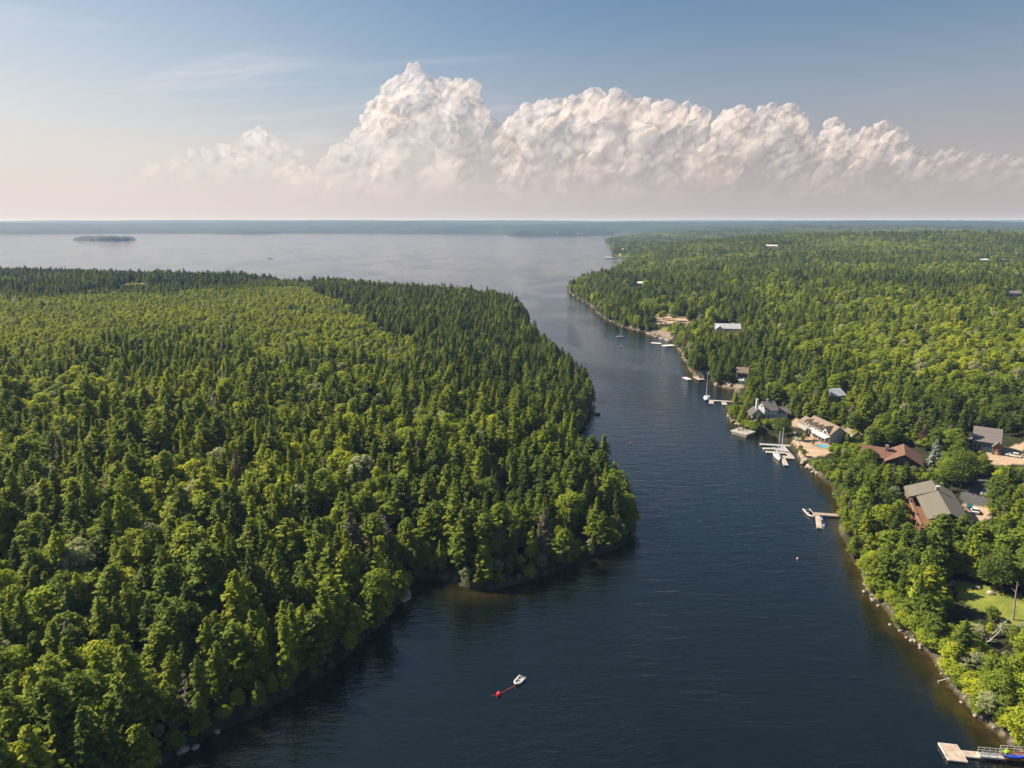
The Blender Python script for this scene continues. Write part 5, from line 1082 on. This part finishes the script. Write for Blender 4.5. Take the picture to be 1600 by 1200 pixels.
for q, s, lab in (((1254, 690), .30, 'small round shrub on the upper terrace lawn'), ((1270, 696), .22, 'tiny shrub beside the pool deck'), ((1250, 707), .34, 'left shrub on the sea wall bed'), ((1255, 714), .36, 'right shrub on the sea wall bed'), ((1282, 690.5), .34, 'shrub against the veranda of the dormer house')):
    special(BRO[1], q, s, s * 1.1, .3, 'shrub', lab, 'shrub')
c = at(925, 614); p0 = flat(920, 618); o = thing('driftwood_log', 'dead tree leaning out over the water from the left point', 'fallen trunk', (p0[0], p0[1], .5)); MB().tube((-1.5, 0, .6), (3.4, -.5, 2.6), .16, .05).tube((1, -.2, 1.6), (2.2, .5, .9), .07, .03).build('trunk', GREY, o)

# ------------------------------------------------------------------ cumulus far behind the bay
m = bpy.data.materials.new('cloud'); m.use_nodes = True; m.node_tree.nodes.clear(); n = NT(m.node_tree)
geo = n.a('ShaderNodeNewGeometry'); pos = geo.outputs['Position']
pz = n.a('ShaderNodeSeparateXYZ', i_0=pos).outputs[2]
def OA(k): return n.a('ShaderNodeAttribute', attribute_name=k, attribute_type='OBJECT').outputs['Fac']
lo, hi = OA('base_height'), OA('full_height')
zz = n.math('ADD', pz, n.math('MULTIPLY', n.math('SUBTRACT', n.noise(pos, 0.0007, 4, 0.6), 0.5), 1400.0))
t = n.math('DIVIDE', n.math('SUBTRACT', zz, lo), n.math('SUBTRACT', hi, lo), clamp=True)
thin = n.smooth(t, 0.0, 1.0)  # distance haze put into the transparency, strongest at the cloud base
bn = n.math('ADD', n.noise(pos, 0.0035, 6, 0.62), n.math('MULTIPLY', n.noise(pos, 0.012, 3, 0.6), 0.25))
bmp = n.a('ShaderNodeBump', i_Strength=0.2, i_Distance=160.0, i_Height=bn)
dif = n.a('ShaderNodeBsdfDiffuse', i_Color=(0.95, 0.84, 0.80, 1)); n.l.new(bmp.outputs[0], dif.inputs['Normal'])
tr = n.a('ShaderNodeBsdfTranslucent', i_Color=(1.0, 0.93, 0.92, 1))
body = n.a('ShaderNodeMixShader', i_0=0.55, i_1=dif.outputs[0], i_2=tr.outputs[0])
fac = n.a('ShaderNodeLayerWeight', i_Blend=0.5).outputs['Facing']
edge = n.smooth(fac, 0.35, 1.0, 1.0, 0.0)
alpha = n.math('MULTIPLY', edge, n.math('MULTIPLY', thin, 0.33))  # low overall alpha stands in for haze, softening the cloud's contrast
mx = n.a('ShaderNodeMixShader', i_0=alpha, i_1=n.a('ShaderNodeBsdfTransparent').outputs[0], i_2=body.outputs[0])
n.a('ShaderNodeOutputMaterial', i_Surface=mx.outputs[0]); CLOUD = m
def ico(sub):
    bm = bmesh.new(); bmesh.ops.create_icosphere(bm, subdivisions=sub, radius=1); V = np.array([v.co[:] for v in bm.verts]); Fc = np.array([[v.index for v in f.verts] for f in bm.faces]); bm.free(); return V, Fc
I2 = ico(2); I3 = ico(3)
def cloud(label, dist, blobs, seed, fade0=225, fade1=322, dens=1.0):
    rg = np.random.default_rng(seed); sph = []
    for px_, py_, r_ in blobs:
        d = np.array(ray(px_, py_)); dd = dist * rg.uniform(.95, 1.05); c = np.array((0, 0, H)) + d / d[1] * dd; Rr = r_ * dd / F * 1.02
        sph.append((c, Rr * .86, 0))
        for k in range(int(15 * dens)):
            a = rg.uniform(0, 6.283); e = rg.uniform(-.25, 1) ; e = math.asin(e); u = np.array((math.cos(a) * math.cos(e), -abs(math.sin(a)) * math.cos(e), math.sin(e))) if rg.random() < .75 else np.array((math.cos(a) * math.cos(e), math.sin(a) * math.cos(e), math.sin(e)))
            c1 = c + u * Rr * .74; r1 = Rr * rg.uniform(.24, .56); sph.append((c1, r1, 1))
            for q in range(5):
                w2 = u + rg.normal(0, .75, 3); w2 /= np.linalg.norm(w2); sph.append((c1 + w2 * r1 * .82, r1 * rg.uniform(.28, .6), 1))
    Vs, Fs, k = [], [], 0
    for c, r_, lv in sph:
        V0, F0 = I3 if lv == 0 else I2; Vs.append(c + V0 * r_ * np.array((1, 1, .92))); Fs.append(F0 + k); k += len(V0)
    V = np.concatenate(Vs); Fc = np.concatenate(Fs); V[:, 2] = np.maximum(V[:, 2], 300 + V[:, 2] * .05)
    me = bpy.data.meshes.new('cumulus_cloud'); me.vertices.add(len(V)); c0 = V.mean(0); me.vertices.foreach_set('co', (V - c0).astype(np.float32).ravel())
    me.loops.add(Fc.size); me.loops.foreach_set('vertex_index', Fc.astype(np.int32).ravel()); me.polygons.add(len(Fc)); me.polygons.foreach_set('loop_start', np.arange(0, Fc.size, 3, dtype=np.int32)); me.polygons.foreach_set('use_smooth', np.ones(len(Fc), bool)); me.update(calc_edges=True)
    me.materials.append(CLOUD); o = bpy.data.objects.new('cumulus_cloud', me); C.objects.link(o); o.location = c0; o['base_height'] = float(H + dist * (346 - fade1) / F); o['full_height'] = float(H + dist * (346 - fade0) / F)
    rm = o.modifiers.new('one skin', 'REMESH'); rm.mode = 'VOXEL'; rm.voxel_size = dist / F * 2.8; rm.use_smooth_shade = True
    return tag(o, label, 'cloud', 'heaped clouds over the far shore')
cloud('tallest heaped white cloud tower, centre left of the sky', 21000, [(655, 133, 24), (628, 158, 27), (650, 165, 30), (683, 158, 26), (716, 146, 18), (722, 162, 28), (600, 190, 28), (612, 170, 18), (650, 205, 48), (700, 200, 46), (740, 182, 24), (585, 225, 26), (575, 245, 30), (640, 245, 64), (705, 250, 60), (760, 250, 44), (600, 270, 50), (760, 300, 50), (480, 300, 40), (540, 310, 45), (548, 258, 26), (520, 268, 20), (560, 285, 32), (620, 300, 45), (700, 305, 45)], 1, 175, 335)
cloud('long heaped cloud bank in the middle of the sky, right of the tower', 24000, [(785, 232, 14), (800, 215, 20), (815, 200, 20), (848, 182, 22), (870, 178, 18), (930, 162, 20), (900, 178, 26), (962, 172, 22), (985, 178, 22), (1012, 176, 18), (1040, 186, 22), (1068, 182, 17), (1088, 190, 18), (840, 222, 40), (900, 222, 44), (960, 222, 46), (1020, 220, 42), (1080, 222, 30), (805, 255, 28), (870, 270, 44), (950, 272, 46), (1030, 265, 44), (830, 300, 44), (920, 305, 48), (1010, 300, 46), (1090, 270, 44)], 2, 190, 335)
cloud('bright double headed cloud right of the long bank', 22500, [(1152, 188, 18), (1132, 198, 18), (1165, 200, 20), (1200, 188, 18), (1228, 184, 17), (1245, 196, 16), (1185, 210, 26), (1225, 212, 28), (1148, 222, 30), (1190, 245, 36), (1240, 240, 28), (1130, 262, 34), (1170, 285, 42), (1240, 280, 42), (1110, 290, 36)], 3, 190, 332)
cloud('lower peach coloured cloud heads at the right of the sky', 26000, [(1300, 202, 13), (1312, 216, 16), (1290, 220, 14), (1380, 204, 13), (1396, 214, 15), (1360, 218, 14), (1340, 228, 20), (1390, 236, 22), (1275, 236, 20), (1320, 248, 26), (1375, 262, 26), (1425, 262, 24), (1300, 280, 34), (1360, 290, 38), (1430, 290, 30)], 4, 195, 330, .9)
cloud('small low cloud wisp at the far right of the sky', 30000, [(1470, 248, 12), (1488, 244, 11), (1450, 260, 16), (1510, 252, 13), (1540, 258, 14), (1572, 256, 12), (1595, 262, 14), (1482, 268, 20), (1530, 278, 22), (1580, 284, 22)], 5, 140, 325, .8)
cloud('low pale cloud heads left of the tower', 30000, [(410, 212, 12), (392, 218, 12), (425, 222, 14), (402, 234, 20), (355, 238, 14), (330, 246, 14), (305, 250, 14), (372, 250, 20), (440, 246, 18), (470, 240, 12), (455, 262, 18), (410, 268, 30), (280, 262, 16), (350, 275, 26), (300, 280, 24), (240, 272, 16), (460, 285, 28), (215, 284, 16)], 6, 110, 325, .8)
